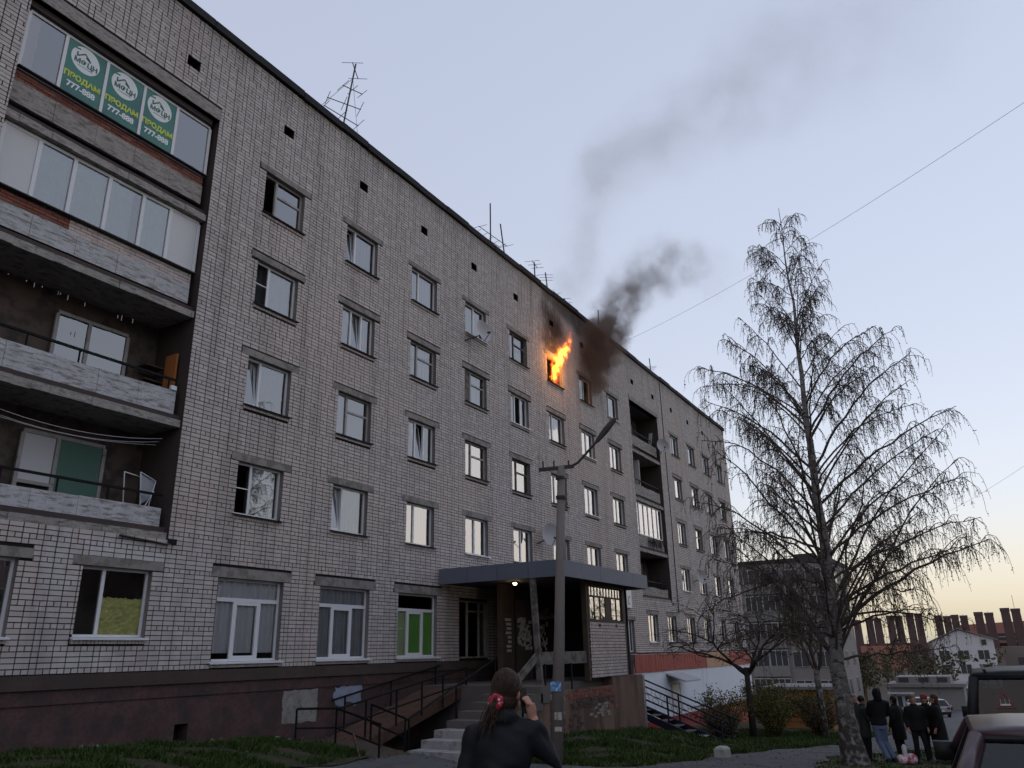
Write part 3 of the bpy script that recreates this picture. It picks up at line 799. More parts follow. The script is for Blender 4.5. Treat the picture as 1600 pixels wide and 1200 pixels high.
        cm.add(vv, [[i * (n + 1) + j, (i + 1) * (n + 1) + j, (i + 1) * (n + 1) + j + 1, i * (n + 1) + j + 1] for i in range(n) for j in range(n)]).build('foil_sheet', 'film', w, True)
    # shallow room behind
    r = MB(); yb = D + 1.9; ya = D + .3; a, b, c, d = x0 - .25, x1 + .25, z0 - .35, z1 + .2
    r.quad((a, yb, c), (b, yb, c), (b, yb, d), (a, yb, d)); r.quad((a, ya, c), (a, yb, c), (a, yb, d), (a, ya, d)); r.quad((b, yb, c), (b, ya, c), (b, ya, d), (b, yb, d))
    r.quad((a, ya, d), (a, yb, d), (b, yb, d), (b, ya, d)); r.quad((a, yb, c), (a, ya, c), (b, ya, c), (b, yb, c))
    r.build('room', 'charred' if ty in 'FS' else 'room', w)
    # sill: a course of bricks on edge and a sheet-metal flashing
    if ty != 'P':
        s = []; x = x0 - .02
        while x < x1 + .01:
            s.append((x, min(x + .068, x1 + .02), D - .035 + random.uniform(-.003, .003), D + .12, z0 - .125, z0 - .022)); x += .08
        boxes_mesh('sill_course', s, 'brick', w)
        white = ty == 'G' or op == 'ground' or random.random() < 0.3
        sm = MB(); e = .10 if ty == 'G' else .05
        sm.add([(x0 - e / 2, yf, z0 + .012), (x1 + e / 2, yf, z0 + .012), (x1 + e, D - .10, z0 - .022), (x0 - e, D - .10, z0 - .022),
                (x0 - e / 2, yf, z0 + .004), (x1 + e / 2, yf, z0 + .004), (x1 + e, D - .10, z0 - .055), (x0 - e, D - .10, z0 - .055)],
               [[0, 1, 2, 3], [3, 2, 6, 7], [7, 6, 5, 4], [0, 3, 7, 4], [1, 5, 6, 2]])
        sm.build('sill', 'pvc' if white else 'black_steel', w)
    return w
for w in wins: window(*w)
for (a, b, c, d) in lint:
    L = MB(); L.box(a, b, D - .012, D + .10, c, d); L.build('lintel', 'lintel', block)

# --- plinth
m = MB(); m.box(BX0, 37.6, D - .11, D + .3, -0.46, -0.205); m.build('plinth_band', 'plinth_band', block)
m = MB(); m.box(BX0, 37.6, D - .06, D + .3, -0.72, -0.461); m.build('plinth', 'plinth', block)
hx0, hx1, hz0, hz1 = 11.80, 12.14, -1.75, -1.27
m = MB()
for (a, b, c, d) in ((BX0, hx0, -4.5, -0.722), (hx1, 37.6, -4.5, -0.722), (hx0, hx1, -4.5, hz0), (hx0, hx1, hz1, -0.722)): m.box(a, b, D - .035, D + .3, c, d)
m.build('plinth', 'plinth', block)
MB().quad((hx0, D + .28, hz0), (hx1, D + .28, hz0), (hx1, D + .28, hz1), (hx0, D + .28, hz1)).build('cellar_vent', 'dark', block)
def ragged(cx, cz, w, h, n, y0, y1, jag=.06):
    pts = []
    for i in range(n):
        t = i / n * 4; k = int(t); u = t - k
        x, z = [(-1 + 2 * u, -1), (1, -1 + 2 * u), (1 - 2 * u, 1), (-1, 1 - 2 * u)][k]
        pts.append((cx + x * w / 2 + random.uniform(-jag, jag), cz + z * h / 2 + random.uniform(-jag, jag)))
    return MB().extrude(pts, y0, y1)
ragged(15.42, -1.13, 1.18, .76, 36, D - .042, D - .01, .025).build('render_patch', 'patch', block)
ragged(16.95, -0.97, .62, .42, 20, D - .040, D - .02, .07).build('paint_smear', 'graffiti', block)
ragged(17.45, -0.93, .5, .5, 20, D - .039, D - .02, .08).build('paint_smear', 'graffiti', block)
for i in range(46):                                  # loose stones and brick ends along the broken foot of the plinth
    x = random.uniform(6.5, 15.5); s = random.uniform(.04, .11)
    m = MB().box(-s, s, -s * .6, s * .6, -s * .5, s * .5)
    o = m.build('plinth_stone', random.choice(['red_brick', 'stone', 'plinth']), block)
    o.location = Vector((x, D - .09 - random.random() * .12, zgf(x, 15.05) + .03)) - boff
    for v_ in o.data.vertices: v_.co = v_.co + Vector(boff)
    o.rotation_euler = (random.random(), random.random(), random.random() * 3)
# a thin cable down the facade and the expansion joint
MB().tube([(45.15, D - .02, ZR), (45.2, D - .02, 8), (45.1, D - .02, 2)], .02, 5).build('expansion_joint_strip', 'mortar', block)
# ------------------------------------------------------------------ loggias
def text_mesh(body, size, mat, parent, origin, name='lettering', align='CENTER', sx=1.0, bold=0.0):
    """flat lettering standing in the facade plane, facing the yard"""
    cu = bpy.data.curves.new('tmp', 'FONT'); cu.body = body; cu.size = size; cu.align_x = align; cu.extrude = 0.001; cu.offset = bold
    t = bpy.data.objects.new('tmp', cu); COL.objects.link(t)
    dg = bpy.context.evaluated_depsgraph_get(); dg.update()
    me = bpy.data.meshes.new_from_object(t.evaluated_get(dg)); bpy.data.objects.remove(t); bpy.data.curves.remove(cu)
    off = base_of(parent)
    me.transform(Matrix.Translation(Vector(origin) - off) @ Matrix.Rotation(math.radians(90), 4, 'X') @ Matrix.Diagonal((sx, 1, 1, 1)))
    me.name = name; me.materials.clear(); me.materials.append(M[mat]); me.update()
    return link(bpy.data.objects.new(name, me), parent)

DEP = 1.35
def loggia(x0, x1, zb, zt, left):
    lg = node('loggia', block)
    yb = D + DEP
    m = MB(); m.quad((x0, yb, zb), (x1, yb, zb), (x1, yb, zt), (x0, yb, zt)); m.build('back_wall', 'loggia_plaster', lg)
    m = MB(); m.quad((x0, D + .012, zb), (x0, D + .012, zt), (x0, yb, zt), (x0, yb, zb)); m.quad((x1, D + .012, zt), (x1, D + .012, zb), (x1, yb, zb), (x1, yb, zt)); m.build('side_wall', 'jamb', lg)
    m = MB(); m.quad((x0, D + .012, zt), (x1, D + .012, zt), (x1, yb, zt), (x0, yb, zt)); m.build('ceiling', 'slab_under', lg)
    if left:
        m = MB(); m.box(x0 - .22, x1 + .02, D - .02, D + .3, zt, zt + .34); m.build('lintel_beam', 'concrete', lg)
    else:
        m = MB(); m.box(x0 - .05, x1 + .1, D - .02, D + .3, zt, zt + .26); m.build('lintel_beam', 'concrete', lg)
    m = MB(); m.box(x1 - .01, x1 + .2, D - .03, D - .005, zb - .1, zb + .02); m.build('corner_flashing', 'black_steel', lg)
    return lg
def slab(lg, x0, x1, zs, ragged_edge=True):
    """floor slab: two-step concrete edge with a broken lip"""
    m = MB(); x = x0 + .01
    while x < x1 - .02:
        L = min(random.uniform(.25, .7), x1 - .02 - x); e = random.uniform(-.012, .012)
        m.box(x, x + L - .003, D + .05 + e, D + DEP - .01, zs + random.uniform(-.012, .008), zs + .17); x += L
    o = m.build('slab_edge', 'concrete', lg)
    m = MB(); m.box(x0 + .01, x1 - .02, D + .11, D + DEP - .01, zs + .171, zs + .29); m.build('slab_rib', 'jamb', lg)
def parapet(lg, x0, x1, za, zb, mat, posts=True):
    m = MB(); n = 5; L = (x1 - x0 - .16) / n
    for i in range(n):
        a = x0 + .01 + i * L
        m.box(a, a + L - .008, D + .16 + random.uniform(-.004, .004), D + .25, za, zb + random.uniform(-.015, .015))
    m.build('parapet', mat, lg)
def handrail(lg, x0, x1, z):
    m = MB(); m.bar((x0 + .02, D + .2, z), (x1 - .14, D + .2, z), .05, .05); m.build('handrail', 'black_steel', lg)
    for i in range(5):
        x = x0 + .25 + i * (x1 - x0 - .6) / 4
        MB().bar((x, D + .2, z - .3), (x, D + .2, z), .03).build('handrail_post', 'black_steel', lg)
def glazing(lg, name, xs, z0, z1, y, bar=.06):
    m = MB(); m.box(xs[0], xs[-1], y, y + .06, z0, z0 + bar); m.box(xs[0], xs[-1], y, y + .06, z1 - bar, z1)
    for x in xs: m.box(x - bar * .6, x + bar * .6, y - .004, y + .055, z0 + bar, z1 - bar)
    m.build(name, 'pvc', lg)
def brick_band(lg, x0, x1, z0, z1, y, mat, seed, keep=1.0):
    r = random.Random(seed); out = []
    rows = int((z1 - z0) / .078)
    for k in range(rows):
        x = x0 - (.13 if k % 2 else 0)
        while x < x1:
            a, b = max(x, x0) + .005, min(x + .26, x1) - .005; x += .26
            if b - a > .04 and r.random() < keep: out.append((a, b, y + r.uniform(-.006, .006), y + .08, z0 + k * .078 + .008, z0 + k * .078 + .074))
    if out:
        o = boxes_mesh('brick_band', out, mat, lg); o['kind'] = 'stuff'

lx0, lx1, lzb, lzt = LOG[0]
lgL = loggia(lx0, lx1, lzb, lzt, True)
# floor 5: glazed, three green sale banners
G5 = [x * 1.0125 for x in (6.23, 7.05, 8.02, 8.98, 9.90, 10.88)]; y5 = D + .19
glazing(lgL, 'glazing_frame', G5, 11.80, 13.36, y5)
for i in range(5):
    a, b = G5[i] + .05, G5[i + 1] - .05
    MB().quad((a, y5 + .03, 11.87), (b, y5 + .03, 11.87), (b, y5 + .03, 13.29), (a, y5 + .03, 13.29)).build('pane', 'glass', lgL)
    if i in (1, 2, 3):
        bn = node('sale_banner', lgL)
        MB().box(a - .01, b + .01, y5 + .012, y5 + .02, 11.86, 13.30).build('banner_sheet', 'banner', bn)
        cx = (a + b) / 2 - .02; yb = y5 + .009
        disc = [(cx + .335 * math.cos(t * math.pi / 20) , 12.95 + .335 * math.sin(t * math.pi / 20)) for t in range(40)]
        MB().extrude(disc, yb, y5 + .013).build('logo_disc', 'banner_text', bn)
        hm = MB()                                             # house roof outline above the initials
        for p, q in (((-.20, .02), (-.03, .17)), ((-.03, .17), (.10, .05)), ((-.20, .02), (-.20, .13)), ((-.27, .20), (-.15, .22)), ((.0, .09), (.12, .02))):
            hm.bar((cx + p[0], yb - .004, 12.95 + p[1]), (cx + q[0], yb - .004, 12.95 + q[1]), .006, .028, up=(1, 0, 0) if p[0] == q[0] else (0, 0, 1))
        hm.build('logo_roof', 'banner_dark', bn)
        text_mesh('МФЦН', .175, 'banner_dark', bn, (cx + .02, yb - .003, 12.81), bold=.006)
        hm = MB(); hm.box(cx - .16, cx + .2, yb - .003, yb, 12.745, 12.765); hm.build('logo_small_print', 'cur_grey', bn)
        text_mesh('ПРОДАМ', .19, 'banner_yellow', bn, (cx + .01, yb - .003, 12.33), bold=.008)
        text_mesh('777-888', .20, 'banner_text', bn, (cx + .01, yb - .003, 12.09), bold=.008)
v, f = wavy(G5[0], G5[0] + .3, 11.9, 13.3, y5 + .12, .01, .2); MB().add(v, f).build('curtain', 'cur_cream', lgL, True)
MB().box(lx0 + .02, lx1 - .12, D + .13, D + .32, 13.37, 13.55).build('top_filler', 'jamb', lgL)
MB().bar((lx0 + .05, D + .12, 13.40), (lx1 - .15, D + .12, 13.40), .03).build('top_flashing', 'lamp_metal', lgL)
brick_band(lgL, lx0 + .02, lx1 - .16, 11.50, 11.79, D + .17, 'red_brick', 5)
MB().box(lx0 + .02, lx1 - .15, D + .20, D + .27, 11.0, 11.78).build('parapet_core', 'mortar', lgL)
parapet(lgL, lx0, lx1, 10.98, 11.52, 'concrete'); slab(lgL, lx0, lx1, 10.52)
MB().bar((lx0 + .05, D + .10, 11.79), (lx1 - .13, D + .10, 11.79), .12, .02).build('sill_flashing', 'lamp_metal', lgL)
# floor 4: white panels and four panes with mint curtains
G4 = [x * 1.0125 for x in (6.22, 6.96, 7.72, 8.53, 9.38, 10.10, 10.90)]
glazing(lgL, 'glazing_frame', G4, 9.02, 10.50, y5, .07)
for i in range(6):
    a, b = G4[i] + .045, G4[i + 1] - .045
    if i in (0, 5): MB().box(a, b, y5 + .012, y5 + .04, 9.09, 10.43).build('white_panel', 'panel_white', lgL)
    else:
        MB().quad((a, y5 + .03, 9.09), (b, y5 + .03, 9.09), (b, y5 + .03, 10.43), (a, y5 + .03, 10.43)).build('pane', 'glass', lgL)
        v, f = wavy(a - .03, b - (.18 if i == 3 else -.03), 9.0, 10.5, y5 + .085, .02, .13); MB().add(v, f).build('curtain', 'cur_mint', lgL, True)
MB().bar((lx0 + .05, D + .10, 9.0), (lx1 - .13, D + .10, 9.0), .14, .02).build('sill_flashing', 'lamp_metal', lgL)
brick_band(lgL, lx0 + .02, 7.9, 8.72, 8.98, D + .15, 'red_brick', 6); brick_band(lgL, 7.9, lx1 - .16, 8.66, 8.98, D + .155, 'porch_brick', 8)
MB().box(lx0 + .02, lx1 - .15, D + .20, D + .27, 8.2, 8.98).build('parapet_core', 'mortar', lgL)
parapet(lgL, lx0, lx1, 8.20, 8.74, 'whitewash'); slab(lgL, lx0, lx1, 7.84)
# floors 3 and 2: open
parapet(lgL, lx0, lx1, 5.38, 5.93, 'whitewash'); slab(lgL, lx0, lx1, 5.08); handrail(lgL, lx0, lx1, 6.22)
parapet(lgL, lx0, lx1, 2.66, 3.20, 'whitewash'); slab(lgL, lx0, lx1, 2.50); handrail(lgL, lx0, lx1, 3.50)
def balcony_door(lg, x0, x1, z0, z1, xm, leaf, glassy=True, pmat='old_wood'):
    y = D + DEP - .09
    m = MB()
    for x in (x0, xm, x1): m.box(x - .04, x + .04, y, y + .06, z0, z1)
    m.box(x0, x1, y + .002, y + .06, z1, z1 + .08); m.box(x0, xm, y + .003, y + .06, z0 + .8, z0 + .87); m.build('door_frame', pmat, lg)
    if leaf: MB().box(xm + .05, x1 - .05, y + .02, y + .05, z0, z1).build('door_leaf', leaf, lg)
    else: MB().quad((xm + .05, y + .03, z0), (x1 - .05, y + .03, z0), (x1 - .05, y + .03, z1), (xm + .05, y + .03, z1)).build('door_pane', 'glass', lg); 
    MB().quad((x0 + .05, y + .03, z0 + .87), (xm - .05, y + .03, z0 + .87), (xm - .05, y + .03, z1), (x0 + .05, y + .03, z1)).build('pane', 'glass' if glassy else 'panel_white', lg)
    MB().box(x0, x1, y + .062, y + .085, z0 + .02, z1).build('dark_interior', 'dark', lg)
balcony_door(lgL, 8.6, 10.3, 5.42, 7.32, 9.35, None)
balcony_door(lgL, 6.25, 7.2, 5.42, 7.32, 6.55, None)
balcony_door(lgL, 8.35, 10.15, 2.70, 4.55, 9.1, 'mint_door', False)
MB().box(11.0, 11.05, D + .35, D + .75, 5.35, 6.95).build('leaning_board', 'orange_board', lgL)
for k in range(4): MB().box(10.55, 11.05, D + .8, D + 1.25, 5.55 + k * .36, 5.58 + k * .36).build('shelf', 'dark_wood', lgL)
MB().box(10.80, 10.95, D + .12, D + .24, 5.95, 6.05).build('white_box', 'pvc', lgL)
dr = MB()                                                  # folding clothes rack on the second-floor loggia
for a, b in (((10.1, D + .35, 3.9), (10.95, D + .5, 3.85)), ((10.45, D + .3, 3.95), (10.62, D + .35, 2.9)), ((10.95, D + .45, 3.85), (10.75, D + .4, 2.9)), ((10.1, D + .35, 3.9), (10.3, D + .5, 2.9)), ((10.45, D + .3, 3.95), (10.95, D + .45, 3.85)), ((10.6, D + .35, 3.05), (10.9, D + .4, 3.6))):
    dr.tube([a, b], .014, 5)
dr.build('drying_rack', 'pvc', lgL)
MB().add([(10.47, D + .33, 3.92), (10.93, D + .47, 3.83), (10.88, D + .45, 3.45), (10.56, D + .36, 3.25)], [[0, 1, 2, 3]]).build('rack_cloth', 'cur_grey', lgL)
for k, (z, s) in enumerate(((4.72, .28), (4.66, .3), (4.60, .22))):
    pts = [(6.3 + 4.6 * t, D + .35 + .1 * k, z + .1 - s * 4 * t * (1 - t)) for t in [i / 12 for i in range(13)]]
    MB().tube(pts, .006, 4).build('clothes_line', 'pvc', lgL)
for k in range(12):                                         # pegs along the washing line, floor 3
    x = random.uniform(7, 9.9); MB().box(x, x + .012, D + .4, D + .41, 7.32 + random.uniform(-.05, .05), 7.40 + random.uniform(-.03, .03)).build('clothes_peg', 'cur_cream', lgL)
# broken render and hanging sheet under the loggia
MB().add([(9.9, D - .10, 2.50), (11.15, D - .08, 2.42), (11.15, D + .1, 2.38), (10.0, D + .1, 2.44), (9.9, D - .1, 2.48), (11.15, D - .08, 2.40)], [[0, 1, 2, 3], [0, 4, 5, 1]]).build('hanging_sheet', 'slab_under', lgL)

rx0, rx1, rzb, rzt = LOG[1]
lgR = loggia(rx0, rx1, rzb, rzt, False)
for za, zs in ((10.98, 10.52), (8.18, 7.80), (5.38, 5.05), (2.66, 2.50)):
    parapet(lgR, rx0, rx1, za, za + .58, 'concrete'); slab(lgR, rx0, rx1, zs)
for z in (11.85, 9.05, 3.55): handrail(lgR, rx0, rx1, z)
G3 = [rx0 + .05 + i * (rx1 - rx0 - .25) / 6 for i in range(7)]
glazing(lgR, 'glazing_frame', G3, 6.0, 7.75, y5, .05)
for a, b in zip(G3, G3[1:]):
    MB().quad((a + .03, y5 + .03, 6.05), (b - .03, y5 + .03, 6.05), (b - .03, y5 + .03, 7.7), (a + .03, y5 + .03, 7.7)).build('pane', 'glass', lgR)
for z0 in (11.0, 8.2, 2.7): balcony_door(lgR, rx0 + 1.6, rx0 + 3.4, z0, z0 + 1.9, rx0 + 2.5, None)
MB().bar((43.2, D + .3, 11.3), (43.55, D + .25, 12.4), .22, .03).build('leaning_board', 'cur_grey', lgR)
MB().bar((41.2, D + .4, 8.6), (41.2, D + .4, 10.3), .3, .04).build('pale_panel', 'panel_white', lgR)
tw = []; tr = []
for k in range(60):
    a = np.array([43.2 + random.uniform(-.5, .5), D + .2 + random.uniform(-.15, .2), 3.2]); d = np.array([random.uniform(-.5, .5), random.uniform(-.3, .3), random.uniform(.2, .9)])
    tw.append([a, a + d * .5, a + d * .9 + [0, 0, -.1]]); tr.append([.015, .012, .006])
v, f = many_tubes(tw, tr); mesh_obj('dry_balcony_plant', v, f, 'bark_dark', lgR)
tw = []; tr = []
for k in range(70):
    a = np.array([random.uniform(41.3, 44), D + .12, random.uniform(5.7, 6.0)]); d = np.array([random.uniform(-.3, .3), -.1, random.uniform(-.6, -.2)])
    tw.append([a, a + d * .5, a + d]); tr.append([.012, .01, .006])
v, f = many_tubes(tw, tr); mesh_obj('dry_climbing_stems', v, f, 'bark_dark', lgR)

# ------------------------------------------------------------------ shop front in the uncovered basement storey
ys = D - .10
m = MB(); m.box(37.6, BX1, ys + .03, D + .3, -5.2, -0.16); m.build('shop_wall', 'shop_white', block)
x = 37.62
while x < 49.2:                                             # ribbed red cladding strips
    o = MB().box(x, x + .188, ys - .03 + random.uniform(-.006, .006), ys + .03, -1.02, -0.17).build('cladding_strip', 'shop_red', block); x += .2
while x < 54.2:
    MB().box(x, x + .188, ys - .03, ys + .03, -1.02, -0.17).build('cladding_strip', 'shop_tan', block); x += .2
MB().box(54.3, BX1, ys - .03, ys + .03, -1.02, -0.17).build('cladding_band', 'shop_red', block)
m = MB(); m.box(37.62, BX1, ys - .02, ys + .03, -5.2, -3.28); m.build('shop_plinth', 'shop_red_low', block)
dg_ = node('shop_door', block)
MB().box(42.7, 43.9, ys - .006, ys + .03, -3.9, -1.75).build('door_leaf', 'panel_white', dg_)
m = MB(); m.box(42.6, 42.7, ys - .02, ys + .03, -3.9, -1.7); m.box(43.9, 44.0, ys - .02, ys + .03, -3.9, -1.7); m.box(42.7, 43.9, ys - .019, ys + .03, -1.75, -1.7); m.build('door_frame', 'cur_grey', dg_)
m = MB(); m.add([(42.0, ys, -1.15), (44.6, ys, -1.15), (44.6, ys - 1.0, -1.52), (42.0, ys - 1.0, -1.52), (42.0, ys, -1.22), (44.6, ys, -1.22), (44.6, ys - 1.0, -1.60), (42.0, ys - 1.0, -1.60)],
                [[0, 1, 2, 3], [7, 6, 5, 4], [3, 2, 6, 7], [0, 3, 7, 4], [1, 5, 6, 2]]); m.build('awning', 'cur_grey', dg_)
MB().bar((45.5, ys - .05, -3.05), (50.2, ys - .05, -3.05), .05).build('wall_rail', 'rail_blue', block)
sg = tag(MB().box(37.05, 37.75, D - .12, D - .03, 2.02, 2.95).build('wall_sign', 'white_sign', None), 'white square wall sign with a grey emblem beside the porch roof', 'sign')
em = MB(); em.tube([(37.28 + .26 * (.5 + .5 * math.cos(t / 8 * 6.28)), D - .123, 2.38 + .2 * math.sin(t / 8 * 6.28)) for t in range(1, 8)], .028, 5); em.build('emblem', 'cur_grey', sg)

# ------------------------------------------------------------------ entrance porch
PY = 11.1                                                    # front of the porch
PX0, PX1 = 20.45, 28.3
porch = thing('entrance_porch', 'deep entrance porch with blue-grey sheet metal canopy and brick side wall', 'porch', (24.4, PY, -2.6))
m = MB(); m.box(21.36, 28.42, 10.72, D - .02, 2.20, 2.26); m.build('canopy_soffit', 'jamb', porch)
m = MB(); m.box(21.40, 28.38, 10.76, D - .02, 2.60, 2.63); m.build('canopy_roof', 'steel_grey', porch)
for i in range(4):                                           # fascia sheets, folded steel
    a, b = 10.72 + i * 1.12, 10.72 + (i + 1) * 1.12 - .012
    MB().box(21.33, 21.36, a, min(b, D - .03), 2.17, 2.66).build('fascia_sheet', 'steel_grey', porch)
for i in range(5):
    a = 21.34 + i * 1.42; MB().box(a, a + 1.408, 10.69, 10.72, 2.17, 2.66).build('fascia_sheet', 'steel_grey', porch)
for i in range(4):
    a, b = 10.72 + i * 1.12, 10.72 + (i + 1) * 1.12 - .012
    MB().box(28.42, 28.45, a, min(b, D - .03), 2.17, 2.66).build('fascia_sheet', 'steel_grey', porch)
# platform and plinth
m = MB(); m.box(25.6, PX1, PY, PY + .35, -4.2, -0.80); m.build('plinth', 'porch_plaster', porch)
m = MB(); m.box(PX0, 25.6, PY + .004, PY + .35, -4.2, -1.06); m.build('plinth', 'porch_plaster', porch)
m = MB(); m.box(PX0, PX1, PY + .35, D - .07, -4.2, -0.86); m.build('platform', 'steps_dark', porch)
MB().box(PX1 - .05, PX1 + .14, PY - .03, PY + .3, -4.2, -0.83).build('corner_pier', 'concrete', porch)
pbr = []
for (a, b, c, d, mt, keep) in ((20.5, 21.9, -2.2, -1.1, 'lintel', .4), (22.3, 25.5, -1.32, -1.08, 'red_brick', .85), (22.6, 25.5, -1.6, -1.32, 'plinth_band', .6), (23.9, 25.2, -1.95, -1.55, 'lintel', .55), (24.6, 25.9, -1.75, -1.15, 'red_brick', .35), (21.0, 23.5, -2.4, -1.7, 'plinth_band', .3)):
    k = 0; z = c
    while z < d - .05:                                       # bare bricks showing where the plaster has fallen
        x = a - (.13 if k % 2 else 0) + random.uniform(-.1, .1)
        while x < b:
            if random.random() < keep:
                MB().box(x, x + .25, PY - .012 + random.uniform(-.006, .006), PY + .05, z, z + .07).build('bare_brick', mt, porch)
            x += .262
        z += .084; k += 1
# brick side wall with a boarded window
bw = courses(24.05, 26.98, -0.79, 0.92, [], 21, False)
MB().box(24.05, 26.98, PY + .022, PY + .22, -0.80, 0.92).build('wall_core', 'mortar', porch)
for (a, b, c, d, dy) in bw: MB().box(a, b, PY + .008 + dy, PY + .05, c, d).build('brick', 'porch_brick', porch)
for x in (24.75, 26.15): MB().box(x, x + .14, PY - .01, PY + .03, .78, .88).build('bracket', 'dark_wood', porch)
m = MB()
for x in (24.0, 26.86): m.box(x, x + .12, PY + .01, PY + .13, .92, 2.2)
m.box(24.12, 26.86, PY + .012, PY + .13, .92, 1.0); m.box(24.12, 26.86, PY + .012, PY + .13, 2.05, 2.2); m.build('window_frame', 'dark_wood', porch)
for i in range(6):
    a = 24.14 + i * .455
    if i == 3: MB().box(a, a + .40, PY + .05, PY + .07, 1.0, 1.75).build('board', 'dark_wood', porch)
    else: MB().quad((a, PY + .06, 1.02), (a + .40, PY + .06, 1.02), (a + .41, PY + .06, 1.72), (a, PY + .06, 1.72)).build('pane', 'glass', porch)
    MB().box(a + .40, a + .455, PY + .04, PY + .09, 1.0, 1.72).build('glazing_bar', 'dark_wood', porch)
MB().box(24.12, 26.86, PY + .042, PY + .09, 1.72, 1.78).build('transom', 'dark_wood', porch)
for i in range(11):
    a = 24.14 + i * .248
    MB().quad((a, PY + .06, 1.78), (a + .20, PY + .06, 1.78), (a + .20, PY + .06, 2.05), (a, PY + .06, 2.05)).build('pane', 'glass', porch)
    MB().box(a + .2, a + .248, PY + .045, PY + .085, 1.78, 2.05).build('glazing_bar', 'dark_wood', porch)
MB().box(27.0, 27.14, PY + .02, PY + .16, -0.8, 2.2).build('post', 'dark_wood', porch)
MB().box(23.88, 24.0, PY + .02, PY + .2, -0.86, 2.2).build('post', 'dark_wood', porch)
# far side of the porch, closed near-black to put in the shade inside
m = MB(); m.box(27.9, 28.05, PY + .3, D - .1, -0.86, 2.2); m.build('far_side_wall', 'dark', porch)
m = MB()
for i in range(6): m.box(27.92, 28.0, PY + .3 + i * .72, PY + .38 + i * .72, .9, 2.2)
m.build('far_side_frame', 'dark_wood', porch)
# leaning steel post, plank rail, step rail plank
MB().bar((21.50, 11.62, -0.88), (21.42, 11.74, 2.2), .17, .12).build('steel_post', 'grey_wood', porch)
MB().bar((21.52, 11.58, -0.15), (23.9, PY + .12, -0.15), .05, .36).build('plank_rail', 'grey_wood', porch)
MB().bar((21.40, 11.66, -0.10), (19.7, 11.62, -0.95), .05, .24).build('step_plank', 'grey_wood', porch)
for x in (20.9, 21.7, 22.6): MB().bar((x, PY + .03, -1.05), (x, PY + .03, -.3), .04).build('rail_bar', 'black_steel', porch)
# inner vestibule: pillar with notices, door covered with torn paper; surfaces darkened to paint the shade inside
MB().box(22.95, 23.72, 13.75, 13.95, -0.86, 2.2).build('inner_pillar', 'dark_wood', porch)
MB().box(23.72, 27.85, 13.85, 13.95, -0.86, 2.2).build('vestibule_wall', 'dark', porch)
MB().box(23.95, 25.05, 13.80, 13.852, -0.86, 1.75).build('metal_door', 'dark_wood', porch)
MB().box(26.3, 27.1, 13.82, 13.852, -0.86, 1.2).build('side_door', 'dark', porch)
for i in range(70):
    x = 24.0 + random.random() * .85; z = random.uniform(.15, 1.15); w_ = random.uniform(.10, .24); h_ = random.uniform(.05, .15)
    MB().bar((x, 13.795 - .0006 * i / 7, z), (x + w_, 13.795 - .0006 * i / 7, z + random.uniform(-.02, .02)), .004, h_).build('notice', 'paper', porch)
for i in range(8): MB().box(23.1 + random.random() * .2, 23.5, 13.742, 13.748, .05 + i * .14, .13 + i * .14).build('notice', 'paper', porch)
for i in range(12):
    x = 25.6 + random.random() * 1.0; z = random.uniform(1.1, 1.45); MB().box(x, x + .4, 13.835 - .001 * i, 13.849, z, z + .12).build('notice', 'grey_wood', porch)
for i in range(22):
    x = 25.7 + random.random() * .5; z = random.uniform(0, 1.0); MB().box(x, x + .05, 13.835 - .001 * i, 13.848, z, z + .12).build('notice', 'paper', porch)
lp = thing('porch_lamp', 'small lit round lamp under the porch canopy', 'lamp', (22.35, 12.9, 2.2))
MB().ell((22.35, 12.9, 2.13), (.06, .06, .045)).build('bulb', 'bulb', lp, True)
MB().tube([(22.35, 12.9, 2.21), (22.35, 12.9, 2.16)], .10, 12).build('lamp_base', 'lamp_metal', lp)
pl = bpy.data.lights.new('porch_lamp_light', 'POINT'); pl.energy = 0.12; pl.color = (1, .75, .45); pl.shadow_soft_size = .07
po = bpy.data.objects.new('porch_lamp_light', pl); po.location = (0, 0, -.17); link(po, lp)

# ------------------------------------------------------------------ steps, ramp with railings, steel shop stair
st = thing('entrance_steps', 'worn concrete steps with three pale lower treads leading to the porch', 'steps', (18, 11.8, -2.3))
n = 8; z0, z1 = -2.30, -0.86; xa, xb = 16.15, 20.45
for i in range(n):
    a = xa + (xb - xa) * i / n; zt = z0 + (z1 - z0) * (i + 1) / n - .004 * (i == n - 1)
    MB().box(a, a + (xb - xa) / n + .10 if i < n - 1 else xb - .003, 10.75, 12.35, zt - .42 - .001 * i, zt).build('step', 'steps' if i < 3 else 'steps_dark', st)
MB().add([(16.3, 10.78, -2.9), (20.44, 10.78, -2.9), (20.44, 10.78, -1.2), (16.3, 10.78, -2.5), (16.3, 10.95, -2.9), (20.44, 10.95, -2.9), (20.44, 10.95, -1.2), (16.3, 10.95, -2.5)], [[0, 1, 2, 3], [7, 6, 5, 4], [3, 2, 6, 7], [0, 3, 7, 4]]).build('side_wall', 'porch_plaster', st)
rp = thing('access_ramp', 'rusty steel access ramp with black tube railings in front of the plinth', 'ramp', (16, 13.8, -2.2))
def plate(a, b, c, d, t=.05, name='ramp_plate'):
    P = [a, b, c, d]; MB().add(P + [(x, y, z - t) for x, y, z in P], [[0, 1, 2, 3], [7, 6, 5, 4], [0, 4, 5, 1], [1, 5, 6, 2], [2, 6, 7, 3], [3, 7, 4, 0]]).build(name, 'rust', rp)
plate((14.65, 11.9, -2.28), (16.05, 12.3, -2.28), (16.35, 13.65, -1.95), (15.05, 13.65, -1.95))
plate((14.4, 13.66, -1.951), (16.35, 13.66, -1.951), (16.35, 15.08, -1.951), (14.4, 15.08, -1.951))
